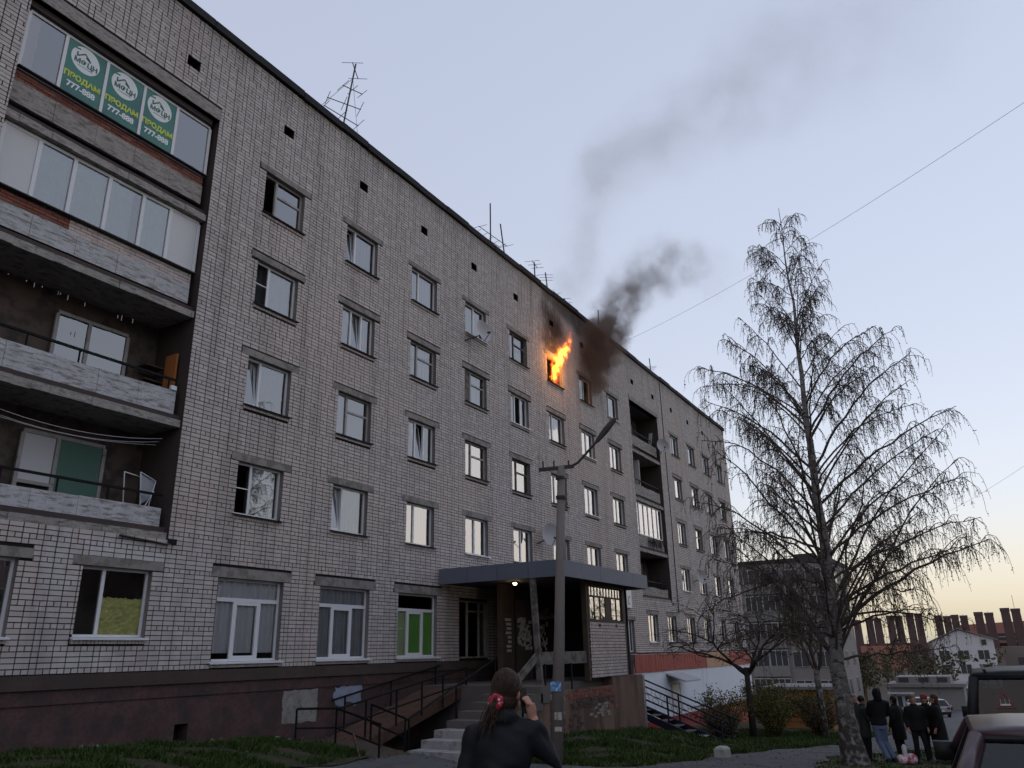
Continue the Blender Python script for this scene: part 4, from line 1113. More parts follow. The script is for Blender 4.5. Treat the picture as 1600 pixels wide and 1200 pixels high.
plate((16.36, 13.72, -1.95), (20.44, 13.72, -.92), (20.44, 15.08, -.92), (16.36, 15.08, -1.95))
MB().add([(16.36, 13.71, -1.97), (20.44, 13.71, -.94), (20.44, 13.71, -1.22), (16.36, 13.71, -2.22)], [[0, 1, 2, 3]]).build('ramp_stringer', 'rust', rp)
def rail(pts, post_pts, drop, mid=.42, name='handrail', mat='black_steel', parent=rp, r=.027, posts=True):
    MB().tube(pts, r, 7).build(name, mat, parent)
    if mid: MB().tube([(x, y, z - mid) for x, y, z in pts], r * .8, 6).build(name, mat, parent)
    for p in post_pts: MB().tube([p, (p[0], p[1], p[2] - drop)], r * .95, 6).build('railing_post', mat, parent)
rail([(14.45, 14.3, -1.12), (15.08, 13.64, -1.14), (14.62, 11.92, -1.42)], [(14.45, 14.3, -1.12), (15.08, 13.64, -1.14), (14.62, 11.95, -1.42)], .88)
rail([(16.34, 13.64, -1.13), (16.02, 12.33, -1.40)], [(16.05, 12.35, -1.40), (16.34, 13.64, -1.13)], .90)
pa, pb = Vector((15.12, 13.62, -1.15)), Vector((20.6, 13.62, -.36))
rail([tuple(pa), tuple(pb)], [tuple(pa.lerp(pb, t)) for t in (.18, .4, .6, .78, 1.0)], .86)
pa, pb = Vector((16.4, 15.0, -1.05)), Vector((21.2, 15.0, -.30))
rail([tuple(pa), tuple(pb)], [tuple(pa.lerp(pb, t)) for t in (.1, .5, .95)], .8, mid=0)
pa, pb = Vector((16.2, 12.42, -1.45)), Vector((20.4, 12.42, -.1))
rail([tuple(pa), tuple(pb)], [tuple(pa.lerp(pb, t)) for t in (.02, .5, .97)], .8, mid=0)
MB().bar((14.5, 12.6, -1.6), (14.2, 12.0, -2.35), .04).build('ramp_brace', 'rust', rp)

ss_ = thing('shop_stair', 'dark blue steel stair with patterned railings dropping from the porch to the lawn', 'stairs', (29, 8.5, -3.2))
SX0, SX1 = 28.5, 29.7
def sl(y, dz=0): return -3.22 + (y - 8.35) * .39 + dz
for s, x in (('near', SX0), ('far', SX1)):
    MB().bar((x, 8.3, sl(8.3, -.1)), (x, 14.2, sl(14.2, -.1)), .06, .22).build('stringer', 'rail_blue', ss_)
    for dz, r in ((.92, .030), (.70, .016), (.46, .016), (.24, .016)):
        MB().tube([(x, 8.2, sl(8.2, dz)), (x, 14.2, sl(14.2, dz))], r, 6).build('rail', 'rail_blue', ss_)
    for y in (8.45, 10.3, 12.2, 14.1):
        MB().tube([(x, y, sl(y, -.15)), (x, y, sl(y, .94))], .032, 6).build('railing_post', 'rail_blue', ss_)
    orn = MB()
    for k in range(16):
        y = 8.7 + k * .34
        orn.tube([(x, y + .12 * math.cos(t * .785), sl(y, .58) + .10 * math.sin(t * .785) + .047 * math.cos(t * .785)) for t in range(9)], .008, 4)
    orn.build('railing_ornament', 'rail_blue', ss_)
for k in range(14):
    y = 8.4 + k * .42; MB().box(SX0 + .03, SX1 - .03, y, y + .33, sl(y) - .03, sl(y)).build('tread', 'steps_dark' if k > 2 else 'steps', ss_)
    MB().bar((SX0 + .03, y + .33, sl(y) - .02), (SX0 + .03, y + .33, sl(y) + .12), .03).build('tread_bracket', 'rail_blue', ss_)
q = MB(); bz = zgf(22.9, 6.85)
q.box(22.68, 23.2, 6.68, 7.0, bz - .05, bz + .25); q.box(22.72, 23.1, 6.72, 6.96, bz, bz + .30)
for _ in range(7): q.ell((22.7 + random.random() * .5, 6.7 + random.random() * .28, bz + .04 + .2 * random.random()), (.09, .08, .07), 7, 5)
blk = tag(blob('concrete_block', q, 'stone', None, .035, 2), 'pale broken concrete block at the edge of the path', 'concrete block')
# ------------------------------------------------------------------ lamp post, wires, antennas, dishes
lp = thing('street_lamp', 'grey concrete lamp post with bent arm and long dark lamp head', 'street lamp', (17.86, 9.22, -2.6))
MB().tube([(17.83, 9.30, -2.75), (17.93, 9.12, .4), (18.02, 8.92, 4.62)], [.165, .132, .10], 10).build('pole', 'pole', lp, True)
MB().bar((17.74, 9.44, 4.55), (18.16, 8.62, 4.62), .07, .09).build('cross_arm', 'lamp_metal', lp)
MB().tube([(18.14, 8.68, 4.62), (18.22, 8.52, 4.72), (18.46, 8.0, 5.32)], .035, 7).build('bracket_arm', 'lamp_metal', lp)
hd = MB(); A, Bv = Vector((18.42, 8.08, 5.22)), Vector((18.64, 7.56, 5.88))
hd.loft([[tuple(A.lerp(Bv, t) + Vector((.42, .9, 0)).normalized() * w * math.cos(a) * .35 + Vector((.55, -.3, .8)).normalized() * 0 + Vector((-.3, .55, .55)).normalized() * w * math.sin(a) * .6) for a in [k * math.pi / 4 for k in range(8)]] for t, w in ((0, .05), (.12, .10), (.5, .145), (.9, .125), (1, .06))])
hd.build('lamp_head', 'lamp_metal', lp, True)
for z, w in ((4.32, .26), (3.80, .28)):
    MB().tube([(18.0, 8.95, z - .04), (18.0, 8.95, z + .04)], w * .5, 10).build('clamp_band', 'lamp_metal', lp)
for p in ((17.80, 9.34), (17.92, 9.08), (18.10, 8.74)):
    MB().tube([(p[0], p[1], 4.6), (p[0], p[1], 4.78)], .022, 6).build('insulator', 'lamp_metal', lp)
def pole_card(name, z, h, w, mat, label, cat, dx=0, t=.012):
    x, y = 17.83 + .19 * ((z + 2.75) / 7.37), 9.30 - .38 * ((z + 2.75) / 7.37)
    f = Vector((-_fw.x, -_fw.y, 0)); r = Vector((_rt.x, _rt.y, 0)); R_ = .165 - .065 * (z + 2.75) / 7.37
    c = Vector((x, y, z)) + f * (R_ + .006) + r * dx
    m = MB(); P = [c - r * w / 2 - Vector((0, 0, h / 2)), c + r * w / 2 - Vector((0, 0, h / 2)), c + r * w / 2 + Vector((0, 0, h / 2)), c - r * w / 2 + Vector((0, 0, h / 2))]
    m.add([tuple(p) for p in P] + [tuple(p + f * t) for p in P], BOXF.tolist())
    return tag(m.build(name, mat, None), label, cat)
pole_card('notice', -.76, .22, .26, 'blue_tag', 'pale blue notice taped to the lamp post', 'notice', -.05)
pole_card('notice', -1.42, .17, .17, 'paper', 'torn white paper on the lamp post below the blue notice', 'notice', .02)
pole_card('notice', -1.70, .10, .17, 'paper', 'lowest white paper slip glued to the lamp post', 'notice', .03)

def wire(a, b, sag, r, label):
    a, b = Vector(a), Vector(b); pts = []
    for i in range(41):
        t = i / 40; p = a.lerp(b, t); p.z -= sag * 4 * t * (1 - t); pts.append(tuple(p))
    return tag(MB().tube(pts, r, 4).build('overhead_cable', 'antenna', None), label, 'cable')
wire((40.4, 15.6, 17.3), (19.3, -6.5, 13.6), .55, .0075, 'thin overhead cable rising from the roof across the sky behind the birch')
wire((96.0, 2.6, 13.0), (60, -8, 13.4), .4, .010, 'faint distant cable low in the sky at the far right')

def antenna(name, base, top, label, yagis, guys=()):
    t = thing(name, label, 'antenna', base, 'television antennas on the roof')
    b, p = Vector(base), Vector(top)
    MB().tube([tuple(b), tuple(p)], .03, 6).build('mast', 'antenna', t)
    for (h, ang, L, n) in yagis:
        c = b.lerp(p, h); d = Vector((math.cos(ang), math.sin(ang), .06)); q = Vector((-d.y, d.x, 0)).normalized()
        MB().tube([tuple(c - d * L * .4), tuple(c + d * L * .6)], .016, 5).build('boom', 'antenna', t)
        for k in range(n):
            cc = c + d * L * (-.38 + k * .96 / max(1, n - 1)); e = .38 - .035 * k
            MB().tube([tuple(cc - q * e + Vector((0, 0, -.03))), tuple(cc + q * e + Vector((0, 0, .03)))], .011, 4).build('element', 'antenna', t)
    for (gx, gy) in guys: MB().tube([tuple(b.lerp(p, .8)), (b.x + gx, b.y + gy, ZR + .08)], .008, 4).build('guy_wire', 'antenna', t)
    return t
zr = ZR + .06
antenna('roof_antenna', (16.2, 15.75, zr), (16.9, 15.9, 20.1), 'tall leaning roof antenna with many crossed rods above the green banners', ((.93, .5, .9, 2), (.66, -.3, .8, 3), (.45, 2.6, 1.2, 3), (.28, 2.9, 1.4, 3)), ((1.6, .5), (-1.3, .6)))
antenna('roof_antenna', (25.85, 15.8, zr), (25.87, 15.8, 19.1), 'straight tall roof antenna with a cross bar, second from the left', ((.42, 0, 2.4, 2), (.30, 3.0, 1.6, 5)), ())
antenna('roof_antenna', (27.2, 15.8, zr), (26.9, 15.9, 18.6), 'thin bare tilted roof mast right of the cross bar antenna', (), ())
antenna('roof_antenna', (29.95, 15.8, zr), (29.9, 15.8, 17.95), 'short roof antenna with two cross pieces left of the smoke', ((.95, .2, .9, 3), (.4, .1, 1.3, 2)), ())
antenna('roof_antenna', (31.35, 15.8, zr), (31.05, 15.8, 17.9), 'short leaning roof antenna just left of the smoke', ((.85, .4, .7, 3), (.4, -.2, 1.2, 3)), ())
antenna('roof_antenna', (33.3, 15.8, zr), (33.1, 15.8, 17.3), 'small low roof antenna above the fire', ((.8, .3, 1.2, 3),), ())
antenna('roof_antenna', (37.4, 15.8, zr), (37.45, 15.8, 18.3), 'roof antenna half hidden in the dark smoke', ((.5, .3, 1.6, 4),), ())
antenna('roof_antenna', (45.6, 15.8, zr), (45.45, 15.8, 17.95), 'far roof antenna with a small cross head above the right loggia', ((.6, .4, .9, 4),), ())

def dish(c, r, face, label, arm):
    t = thing('satellite_dish', label, 'satellite dish', c, 'satellite dishes on the facade')
    c = Vector(c); f = Vector(face).normalized(); a = f.cross(Vector((0, 0, 1))).normalized(); b = a.cross(f)
    rings = []
    for i in range(6):
        rr = r * (i + .02) / 5; h = .18 * (rr / r) ** 2 * r * 2
        rings.append([tuple(c + (a * math.cos(k * math.pi / 10) + b * math.sin(k * math.pi / 10) * 1.05) * rr + f * h) for k in range(20)])
    MB().loft(rings, cap=False).build('reflector', 'dish', t, True)
    tip = c + f * r * 1.0 - b * r * .5
    MB().tube([tuple(c - b * r * .95 + f * .3 * r), tuple(tip)], .014, 5).build('feed_arm', 'lamp_metal', t)
    MB().tube([tuple(tip), tuple(tip - f * .12 + b * .05)], .04, 7).build('receiver', 'lamp_metal', t)
    MB().tube([tuple(c - f * .03), tuple(c - f * .10 - b * .1), arm], .025, 6).build('mount', 'lamp_metal', t)
dish((23.35, 14.75, 11.70), .43, (-.15, -1, .18), 'satellite dish under a top floor window on the fourth window column', (22.9, 15.2, 11.3))
dish((28.45, 14.75, 4.52), .45, (-.55, -1, .15), 'large satellite dish directly above the porch canopy left of the lamp post', (28.2, 15.2, 4.2))
dish((43.5, 14.8, 11.5), .40, (-.9, -1, .12), 'satellite dish on the corner of the far loggia', (44.4, 15.2, 11.3))
dish((48.65, 14.8, 4.2), .40, (-.5, -1, .15), 'far satellite dish low on the facade beside the birch', (48.6, 15.2, 4.0))
# ------------------------------------------------------------------ trees and shrubs
def birch():
    t = thing('birch_tree', 'tall birch with a leaning white trunk and hanging twigs in first leaf', 'tree', (22.33, 3.4, -2.85))
    tr = [(22.33, 3.36, -2.95), (22.33, 3.40, -2.3), (22.32, 3.44, -1.66), (22.32, 3.48, -.46), (22.33, 3.40, .79), (22.34, 3.36, 2.09), (22.34, 3.36, 3.44), (22.34, 3.35, 4.86), (22.34, 3.32, 6.34), (22.35, 3.27, 7.87), (22.36, 3.21, 9.68), (22.35, 3.25, 11.2), (22.36, 3.22, 12.85)]
    rad = [.39, .28, .22, .185, .165, .135, .115, .096, .076, .057, .036, .02, .007]
    rings_p, rr = [], []
    for i in range(len(tr) - 1):
        for k in range(3):
            u = k / 3; p = Vector(tr[i]).lerp(Vector(tr[i + 1]), u); p += Vector((random.uniform(-.02, .02), random.uniform(-.02, .02), 0)); rings_p.append(tuple(p)); rr.append((rad[i] * (1 - u) + rad[i + 1] * u) * random.uniform(.94, 1.06))
    rings_p.append(tr[-1]); rr.append(rad[-1])
    MB().tube(rings_p, rr, 12).build('trunk', 'birch_bark', t, True)
    zs = [p[2] for p in tr]
    def trunk_at(z): return np.array([np.interp(z, zs, [p[i] for p in tr]) for i in range(3)])
    def rtrunk(z): return float(np.interp(z, zs, rad))
    # crown reach by height of the branch tip, towards +Y (left of the picture) and towards -Y (right)
    HL = [(-1, 3.0), (.7, 3.1), (2, 3.1), (4.5, 3.1), (6.6, 3.1), (8.0, 3.2), (8.9, 2.0), (9.6, 1.5), (11, 1.35), (12.2, .7), (12.9, .25)]
    HR = [(-1, 2.6), (.5, 2.9), (1.5, 3.8), (2.3, 3.8), (3.9, 3.7), (5.8, 3.2), (7.1, 2.8), (7.9, 1.7), (8.8, 1.0), (10.5, 1.25), (12.1, .55), (12.9, .25)]
    limbs, limb_r, twigs, twig_r, leaves = [], [], [], [], []
    def limb(p0, az, L, rise, bend, r0, n=9, wob=.05):
        d = np.array([math.cos(az), math.sin(az), 0]); q = np.array([-d[1], d[0], 0]); P = []; w1 = random.uniform(-1, 1)
        for i in range(n):
            s = i / (n - 1)
            P.append(p0 + d * L * s + q * L * .12 * w1 * math.sin(s * 2.6) + np.array([0, 0, L * (rise * s - bend * s * s)]) + rng.normal(0, wob * L / 12, 3) * (s > 0))
        P = np.array(P); R = r0 * (1 - .88 * np.linspace(0, 1, n)) ** 1.0 + .004
        limbs.append(P); limb_r.append(R); return P, R
    def hang(p, L, dirn, leafy=1.0):
        n = 5; P = [p]; v = np.array([dirn[0], dirn[1], random.uniform(-.1, .5)]) * .5
        for i in range(n):
            v = v * .62 + np.array([random.gauss(0, .10), random.gauss(0, .10), -.30 - .08 * i]); P.append(P[-1] + v / (np.linalg.norm(v) + 1e-6) * L / n)
        P = np.array(P); twigs.append(P); twig_r.append(np.linspace(.0066, .0036, len(P)))
        for _ in range(int(L * 15 * leafy * random.uniform(.4, 1.5))):
            s = random.random() ** .8 * (len(P) - 1.001); i = int(s); leaves.append(P[i] + (P[i + 1] - P[i]) * (s - i) + rng.normal(0, .014, 3))
    def along(P, start, step):
        seg = np.linalg.norm(np.diff(P, axis=0), axis=1); tot = seg.sum(); cum = np.concatenate([[0], np.cumsum(seg)])
        s = start * tot + random.random() * step
        while s < tot:
            p = np.array([np.interp(s, cum, P[:, i]) for i in range(3)]); i = min(len(P) - 2, int(np.searchsorted(cum, s)) - 1); d = P[i + 1] - P[i]
            yield p, s / tot, math.atan2(d[1], d[0]); s += step * random.uniform(.4, 1.6)
    def clothe(P, R, dens=1.0, lmax=1.0, start=.25):
        # side branches fill the space round the limb, and the twigs hang from those
        for p, u, a in along(P, start, .23 / dens):
            az2 = a + random.choice([-1, 1]) * random.uniform(.3, 1.5); L2 = random.uniform(.30, 1.0) * (1.15 - .55 * u) * lmax
            P2, R2 = limb(p, az2, L2, random.uniform(.1, 1.3), random.uniform(.5, 1.3), .008, 6, .16)
            for p2, u2, a2 in along(P2, .12, .092 / dens):
                b2 = a2 + random.gauss(0, 1.0); hang(p2, random.uniform(.15, .75) * (.6 + .5 * random.random()) * lmax, (math.cos(b2), math.sin(b2)), random.uniform(.4, 1.5))
        for p, u, a in along(P, start + .1, .17 / dens):
            b2 = a + random.gauss(0, 1.2); hang(p, random.uniform(.2, 1.0) * lmax * random.uniform(.5, 1.2), (math.cos(b2), math.sin(b2)))
    nb = 86; az = 0.0
    for i in range(nb):
        zT = .2 + 12.4 * (i / (nb - 1)) ** .95; az += 2.39996 + random.uniform(-.6, .6)
        cl, cr = np.interp(zT, *zip(*HL)), np.interp(zT, *zip(*HR))
        sy = math.sin(az); reach = (cl if sy > 0 else cr) * abs(sy) + .5 * (cl + cr) * .85 * (1 - abs(sy))
        L = reach * random.uniform(.68, 1.06)
        if zT < 1.6: a_, b_ = random.uniform(.2, .6), random.uniform(.1, .45)
        elif zT < 9: a_, b_ = random.uniform(1.1, 2.2), random.uniform(.35, .85)
        else: a_, b_ = random.uniform(1.3, 2.6), random.uniform(.3, .8)
        za = max(-.35, min(12.3, zT - L * (a_ - b_)))
        P, R = limb(trunk_at(za), az, L, a_, b_, max(.008, min(.034, rtrunk(za) * .26)), 10, .12)
        clothe(P, R, random.uniform(.75, 1.25) * (1 if zT < 8.5 else 1.5), 1.0 if zT < 9 else .8, .3)
    # the strongest limbs seen against the sky
    for zt, a, L, rise, bend, r in ((.35, -1.45, 3.9, .85, .32, .07), (.9, -1.8, 3.4, .62, .25, .055), (3.6, -1.5, 3.7, .95, .35, .05), (4.6, -1.65, 2.9, 1.5, .55, .048), (5.6, -1.45, 2.6, 1.7, .65, .042),
                                    (2.4, 1.65, 2.9, .62, .40, .045), (4.6, 1.5, 2.8, 1.4, .50, .045), (5.8, 1.75, 2.9, 1.45, .70, .04), (.6, 1.6, 2.9, 1.1, .5, .05), (-.1, 1.5, 2.8, .6, .45, .045), (-.3, -1.3, 2.8, .12, .05, .045), (2.2, -1.7, 3.7, .75, .30, .045), (1.6, -1.25, 3.9, .60, .22, .045), (3.0, -1.9, 3.3, 1.0, .4, .04), (2.0, 1.35, 3.0, .9, .45, .04), (6.4, -1.9, 2.4, 1.3, .6, .035)):
        P, R = limb(trunk_at(zt), a, L, rise, bend, r * .78, 12, .10); clothe(P, R, 1.1, 1.15, .25)
    v, f = many_tubes(limbs, limb_r, 5); mesh_obj('limbs', v, f, 'birch_twig', t, True)
    v, f = many_tubes(twigs, twig_r, 3); o = mesh_obj('hanging_twigs', v, f, 'birch_twig', t); o['kind'] = 'stuff'
    v, f = leaf_quads(np.array(leaves), .047, .5, 1.0); o = mesh_obj('crown', v, f, 'birch_leaf', t); o['kind'] = 'stuff'
    return len(twigs), len(leaves)
birch()

def bare_tree(name, label, base, h, spread, seed, trunk_r, fork, leaf=None, nleaf=0, bark='bark_dark', levels=5, lean=(0, 0)):
    r = random.Random(seed); t = thing(name, label, 'tree', base); b = np.array(base, float)
    paths, rads, tips = [], [], []
    def grow(p, d, L, rad, lev):
        n = 5; P = [p]; v = d.copy()
        for i in range(n):
            v = v + np.array([r.gauss(0, .16), r.gauss(0, .16), r.gauss(0, .10) + (.04 if lev < 3 else -.02)]); v /= np.linalg.norm(v); P.append(P[-1] + v * L / n)
        paths.append(np.array(P)); rads.append(np.linspace(rad, rad * .55, n + 1))
        if lev >= levels: tips.extend(P[1:]); return
        for k in range(r.choice([3, 3, 4]) if lev else fork):
            q = P[-1] if k < 2 else P[r.randint(2, n - 1)]
            a = r.uniform(0, 2 * math.pi); nd = v * .75 + np.array([math.cos(a), math.sin(a), r.uniform(-.25, .35)]) * spread; nd /= np.linalg.norm(nd)
            grow(q, nd, L * r.uniform(.55, .78), rad * .54, lev + 1)
    tp = [b + [0, 0, -.1], b + [lean[0] * .4, lean[1] * .4, h * .18], b + [lean[0], lean[1], h * .36]]
    MB().tube([tuple(p) for p in tp], [trunk_r * 1.25, trunk_r, trunk_r * .85], 9).build('trunk', bark, t, True)
    for k in range(fork):
        a = k * 2 * math.pi / fork + r.uniform(-.4, .4); d = np.array([math.cos(a) * spread, math.sin(a) * spread, .75]); grow(tp[-1] - [0, 0, r.random() * h * .06], d / np.linalg.norm(d), h * .24, trunk_r * .55, 1)
    v, f = many_tubes(paths, rads, 4); mesh_obj('branches', v, f, bark if bark != 'birch_bark' else 'birch_twig', t)
    if leaf:
        T_ = np.array(tips); idx = rng.integers(0, len(T_), nleaf)
        v, f = leaf_quads(T_[idx] + rng.normal(0, .06, (nleaf, 3)), .05, .6, .3); o = mesh_obj('crown', v, f, leaf, t); o['kind'] = 'stuff'
    return t
bare_tree('small_tree', 'dark bare spreading tree in front of the white shop wall', (33.4, 8.65, zgf(33.4, 8.65)), 7.4, .95, 5, .12, 5, 'bush_brown', 3500, levels=6)
bare_tree('slender_tree', 'slender pale trunk standing behind the birch above the shrubs', (34.6, 6.2, zgf(34.6, 6.2)), 7.5, .6, 9, .13, 4, 'wood_leaf', 1500, 'birch_bark', levels=4)

def bush(label, base, r, h, seed, leaf, n=900, stems=34):
    q = np.random.default_rng(seed); t = thing('shrub', label, 'shrub', base, 'shrubs along the lawn'); b = np.array(base, float)
    paths, rads, pts = [], [], []
    for i in range(stems):
        a = q.uniform(0, 2 * np.pi); e = q.uniform(.25, 1) ** .6; H = h * q.uniform(.6, 1.05)
        P = np.array([b + [q.normal(0, .1), q.normal(0, .1), -.05]] + [b + [math.cos(a) * r * e * s ** 1.2 + q.normal(0, .06), math.sin(a) * r * e * s ** 1.2 + q.normal(0, .06), H * s * (1 - .25 * e * s)] for s in (.3, .55, .8, 1)])
        paths.append(P); rads.append(np.linspace(.016, .005, 5)); pts.append(P[1:])
        for k in range(6):
            p = P[q.integers(1, 5)]; d = q.normal(0, 1, 3); d[2] = abs(d[2]) * .7; d /= np.linalg.norm(d); L = .25 + .35 * q.random()
            Q = np.array([p, p + d * L * .5, p + d * L]); paths.append(Q); rads.append([.006, .005, .003]); pts.append(Q)
    v, f = many_tubes(paths, rads, 3); mesh_obj('stems', v, f, 'bush_twig', t)
    T_ = np.concatenate(pts); v, f = leaf_quads(T_[q.integers(0, len(T_), n)] + q.normal(0, .07, (n, 3)), .075, .65)
    o = mesh_obj('foliage', v, f, leaf, t); o['kind'] = 'stuff'
for x, y, r, h, lf, lb in ((33.0, 9.6, 1.1, 1.9, 'bush_leaf', 'olive shrub beside the small bare tree, left of its trunk'), (34.6, 8.0, 1.2, 2.3, 'bush_leaf', 'tallest olive green shrub right of the small bare tree'), (36.5, 8.6, 1.1, 2.0, 'bush_leaf', 'yellowish shrub half hidden behind the tallest shrub'),
                           (35.2, 6.4, 1.0, 1.7, 'bush_brown', 'brown shrub at the foot of the slender pale trunk'), (40.0, 9.5, 1.5, 2.2, 'bush_brown', 'brown shrub against the white shop wall'), (38.5, 7.2, 1.2, 2.0, 'bush_leaf', 'shrub in front of the orange brick shed'), (43.5, 10.5, 1.6, 2.4, 'bush_brown', 'far brown shrub under the shop awning side'), (31.6, 9.4, .7, 1.1, 'bush_brown', 'low brown shrub next to the foot of the steel stair')):
    bush(lb, (x, y, zgf(x, y)), r, h, int(x * 10), lf, 3200)

# far-off wood on the slope: reads as one mass
paths, rads, pts = [], [], []
for i in range(150):
    x = random.uniform(112, 190); y = random.uniform(-14, 46); h = random.uniform(3.0, 5.5); b = np.array([x, y, zgf(x, y)])
    if y < 12 and x > 128: continue
    P = np.array([b, b + [random.gauss(0, .3), random.gauss(0, .3), h * .5], b + [random.gauss(0, .5), random.gauss(0, .5), h]]); paths.append(P); rads.append([.16, .1, .03])
    for k in range(16):
        p = P[1] + (P[2] - P[1]) * random.uniform(-.6, 1); d = np.array([random.gauss(0, 1), random.gauss(0, 1), random.uniform(.2, 1.2)]); d /= np.linalg.norm(d); L = random.uniform(.8, 2.2)
        Q = np.array([p, p + d * L * .5, p + d * L]); paths.append(Q); rads.append([.05, .03, .012])
        pts += [Q[1] + (Q[2] - Q[1]) * random.random() + rng.normal(0, .35, 3) for _ in range(9)]
a1 = many_tubes(paths, rads, 3); a2 = leaf_quads(np.array(pts), .5, .7)
tag(mesh_obj('distant_wood', *join([a1, a2]), 'wood_leaf'), 'belt of leafless brown trees on the far slope', 'wood', kind='stuff')
# ------------------------------------------------------------------ people (local axes: +Y is the way the body faces, +X its right hand)
def limb_mb(mb, pts, rad, n=10, flat=1.0): mb.tube(pts, rad, n, True, flat)
def oval(cx, cy, z, rx, ry, n=18, tilt=0.0):
    return [(cx + rx * math.cos(2 * math.pi * k / n), cy + ry * math.sin(2 * math.pi * k / n), z + tilt * math.sin(2 * math.pi * k / n)) for k in range(n)]
def person(label, loc, rotz, H, P, group=None):
    """P: pose and clothing. All lengths are for a 1.70 m figure and scaled to H."""
    k = H / 1.70
    t = thing('person', label, 'person', (0, 0, 0), group)
    ORIGIN[t.name] = Vector((0, 0, 0))
    hd = Vector(P.get('head', (0, .02, 1.58))); hr = P.get('turn', 0.0); dip = P.get('dip', 0.0)
    hip = Vector(P.get('hip', (0, 0, .92)))
    sh = Vector(P.get('chest', (0, .01, 1.38)))
    S = {s: sh + Vector((s * P.get('sw', .18), 0, 0)) for s in (-1, 1)}
    EL = {-1: Vector(P.get('elbow_l', (-.25, -.03, 1.10))), 1: Vector(P.get('elbow_r', (.25, -.03, 1.10)))}
    WR = {-1: Vector(P.get('wrist_l', (-.25, .08, .87))), 1: Vector(P.get('wrist_r', (.25, .08, .87)))}
    KN = {-1: Vector(P.get('knee_l', (-.10, .03, .49))), 1: Vector(P.get('knee_r', (.10, .03, .49)))}
    AN = {-1: Vector(P.get('ankle_l', (-.11, -.02, .09))), 1: Vector(P.get('ankle_r', (.11, -.02, .09)))}
    fat = P.get('fat', 1.0); vox = P.get('vox', .022)
    fwd = Vector((math.sin(-hr), math.cos(-hr), 0)); rgt = Vector((fwd.y, -fwd.x, 0))
    # --- skin: one continuous figure
    b = MB()
    b.ell(tuple(hd + Vector((0, 0, .02))), (.076, .092, .105), 16, 12)
    b.ell(tuple(hd + fwd * .030 + Vector((0, 0, -.055))), (.056, .062, .062), 12, 8)          # jaw
    b.tube([tuple(hd + fwd * .085 + Vector((0, 0, .02))), tuple(hd + fwd * .112 + Vector((0, 0, -.018)))], [.010, .016], 8)   # nose
    for s in (-1, 1): b.ell(tuple(hd + rgt * s * .078 - fwd * .005 + Vector((0, 0, .0))), (.014, .022, .032), 8, 6)        # ears
    b.tube([tuple(sh + Vector((0, 0, .02))), tuple(hd + Vector((0, 0, -.07)))], [.062, .052], 12)
    b.loft([oval(*(hip.lerp(sh, u).xy), hip.lerp(sh, u).z, rx, ry) for u, rx, ry in ((-.12, .14, .10), (.1, .155, .105), (.4, .13, .095), (.75, .165, .11), (1, .15, .085), (1.1, .08, .06))])
    for s in (-1, 1):
        b.tube([tuple(S[s]), tuple(EL[s]), tuple(WR[s])], [.055, .042, .030], 10)
        b.tube([tuple(hip + Vector((s * .085, 0, 0))), tuple(KN[s]), tuple(AN[s])], [.088, .058, .042], 10)
        b.tube([tuple(AN[s] + Vector((0, -.05, -.04))), tuple(AN[s] + Vector((0, .15, -.055)))], [.042, .035], 8)
        # hand: palm, four fingers of unequal length, thumb from the side of the palm
        d = Vector(P.get('hand_dir_%s' % ('l' if s < 0 else 'r'), WR[s] - EL[s])).normalized(); pn = Vector(P.get('palm_%s' % ('l' if s < 0 else 'r'), (-s, 0, 0))).normalized()
        ac = d.cross(pn).normalized()
        b.tube([tuple(WR[s]), tuple(WR[s] + d * .045), tuple(WR[s] + d * .085)], [.026, .036, .034], 10, True, .5)
        for i, L in enumerate((.070, .080, .075, .058)):
            o = WR[s] + d * .082 + ac * (i - 1.5) * .020
            cl = P.get('curl_%s' % ('l' if s < 0 else 'r'), .35)
            p1 = o + (d * math.cos(cl * .7) + pn * math.sin(cl * .7)) * L * .5; p2 = p1 + (d * math.cos(cl * 1.9) + pn * math.sin(cl * 1.9)) * L * .5
            b.tube([tuple(o), tuple(p1), tuple(p2)], [.0105, .0098, .0085], 7)
        th = WR[s] + d * .03 - ac * .034 * P.get('thumb', 1)
        b.tube([tuple(WR[s] + d * .02 - ac * .02 * P.get('thumb', 1)), tuple(th + d * .02 + pn * .015), tuple(th + d * .058 + pn * .03)], [.015, .013, .010], 7)
    parts = [blob('body', b, 'skin', t, P.get('bvox', .012), 2)]
    for s in (-1, 1):
        parts.append(MB().ell(tuple(hd + fwd * .082 + rgt * s * .032 + Vector((0, 0, .02))), (.012, .012, .008), 8, 6).build('eye', 'eye', t, True))
    parts.append(MB().ell(tuple(hd + fwd * .083 + Vector((0, 0, -.055))), (.022, .012, .007), 8, 6).build('mouth', 'lip', t, True))
    # --- trousers and shoes
    q = MB(); g = .020
    for s in (-1, 1): q.tube([tuple(hip + Vector((s * .075, 0, .08))), tuple(hip + Vector((s * .09, 0, -.06))), tuple(KN[s]), tuple(AN[s] + Vector((0, 0, -.01)))], [.085 * fat, .095 * fat, .075, .064], 12)
    q.loft([oval(hip.x, hip.y, hip.z + dz, rx * fat, ry * fat) for dz, rx, ry in ((-.13, .135, .10), (0, .150, .112), (.12, .145, .105))])
    parts.append(blob('trousers', q, P.get('trousers', 'black_cloth'), t, vox, 3))
    for s in (-1, 1):
        q = MB(); a = AN[s]; q.tube([tuple(a + Vector((0, -.075, -.045))), tuple(a + Vector((0, -.02, -.03))), tuple(a + Vector((0, .10, -.048))), tuple(a + Vector((0, .185, -.062)))], [.038, .055, .046, .03], 10); q.box(a.x - .042, a.x + .042, a.y - .1, a.y + .2, a.z - .09, a.z - .062)
        parts.append(blob('shoe', q, 'shoe', t, .014, 1))
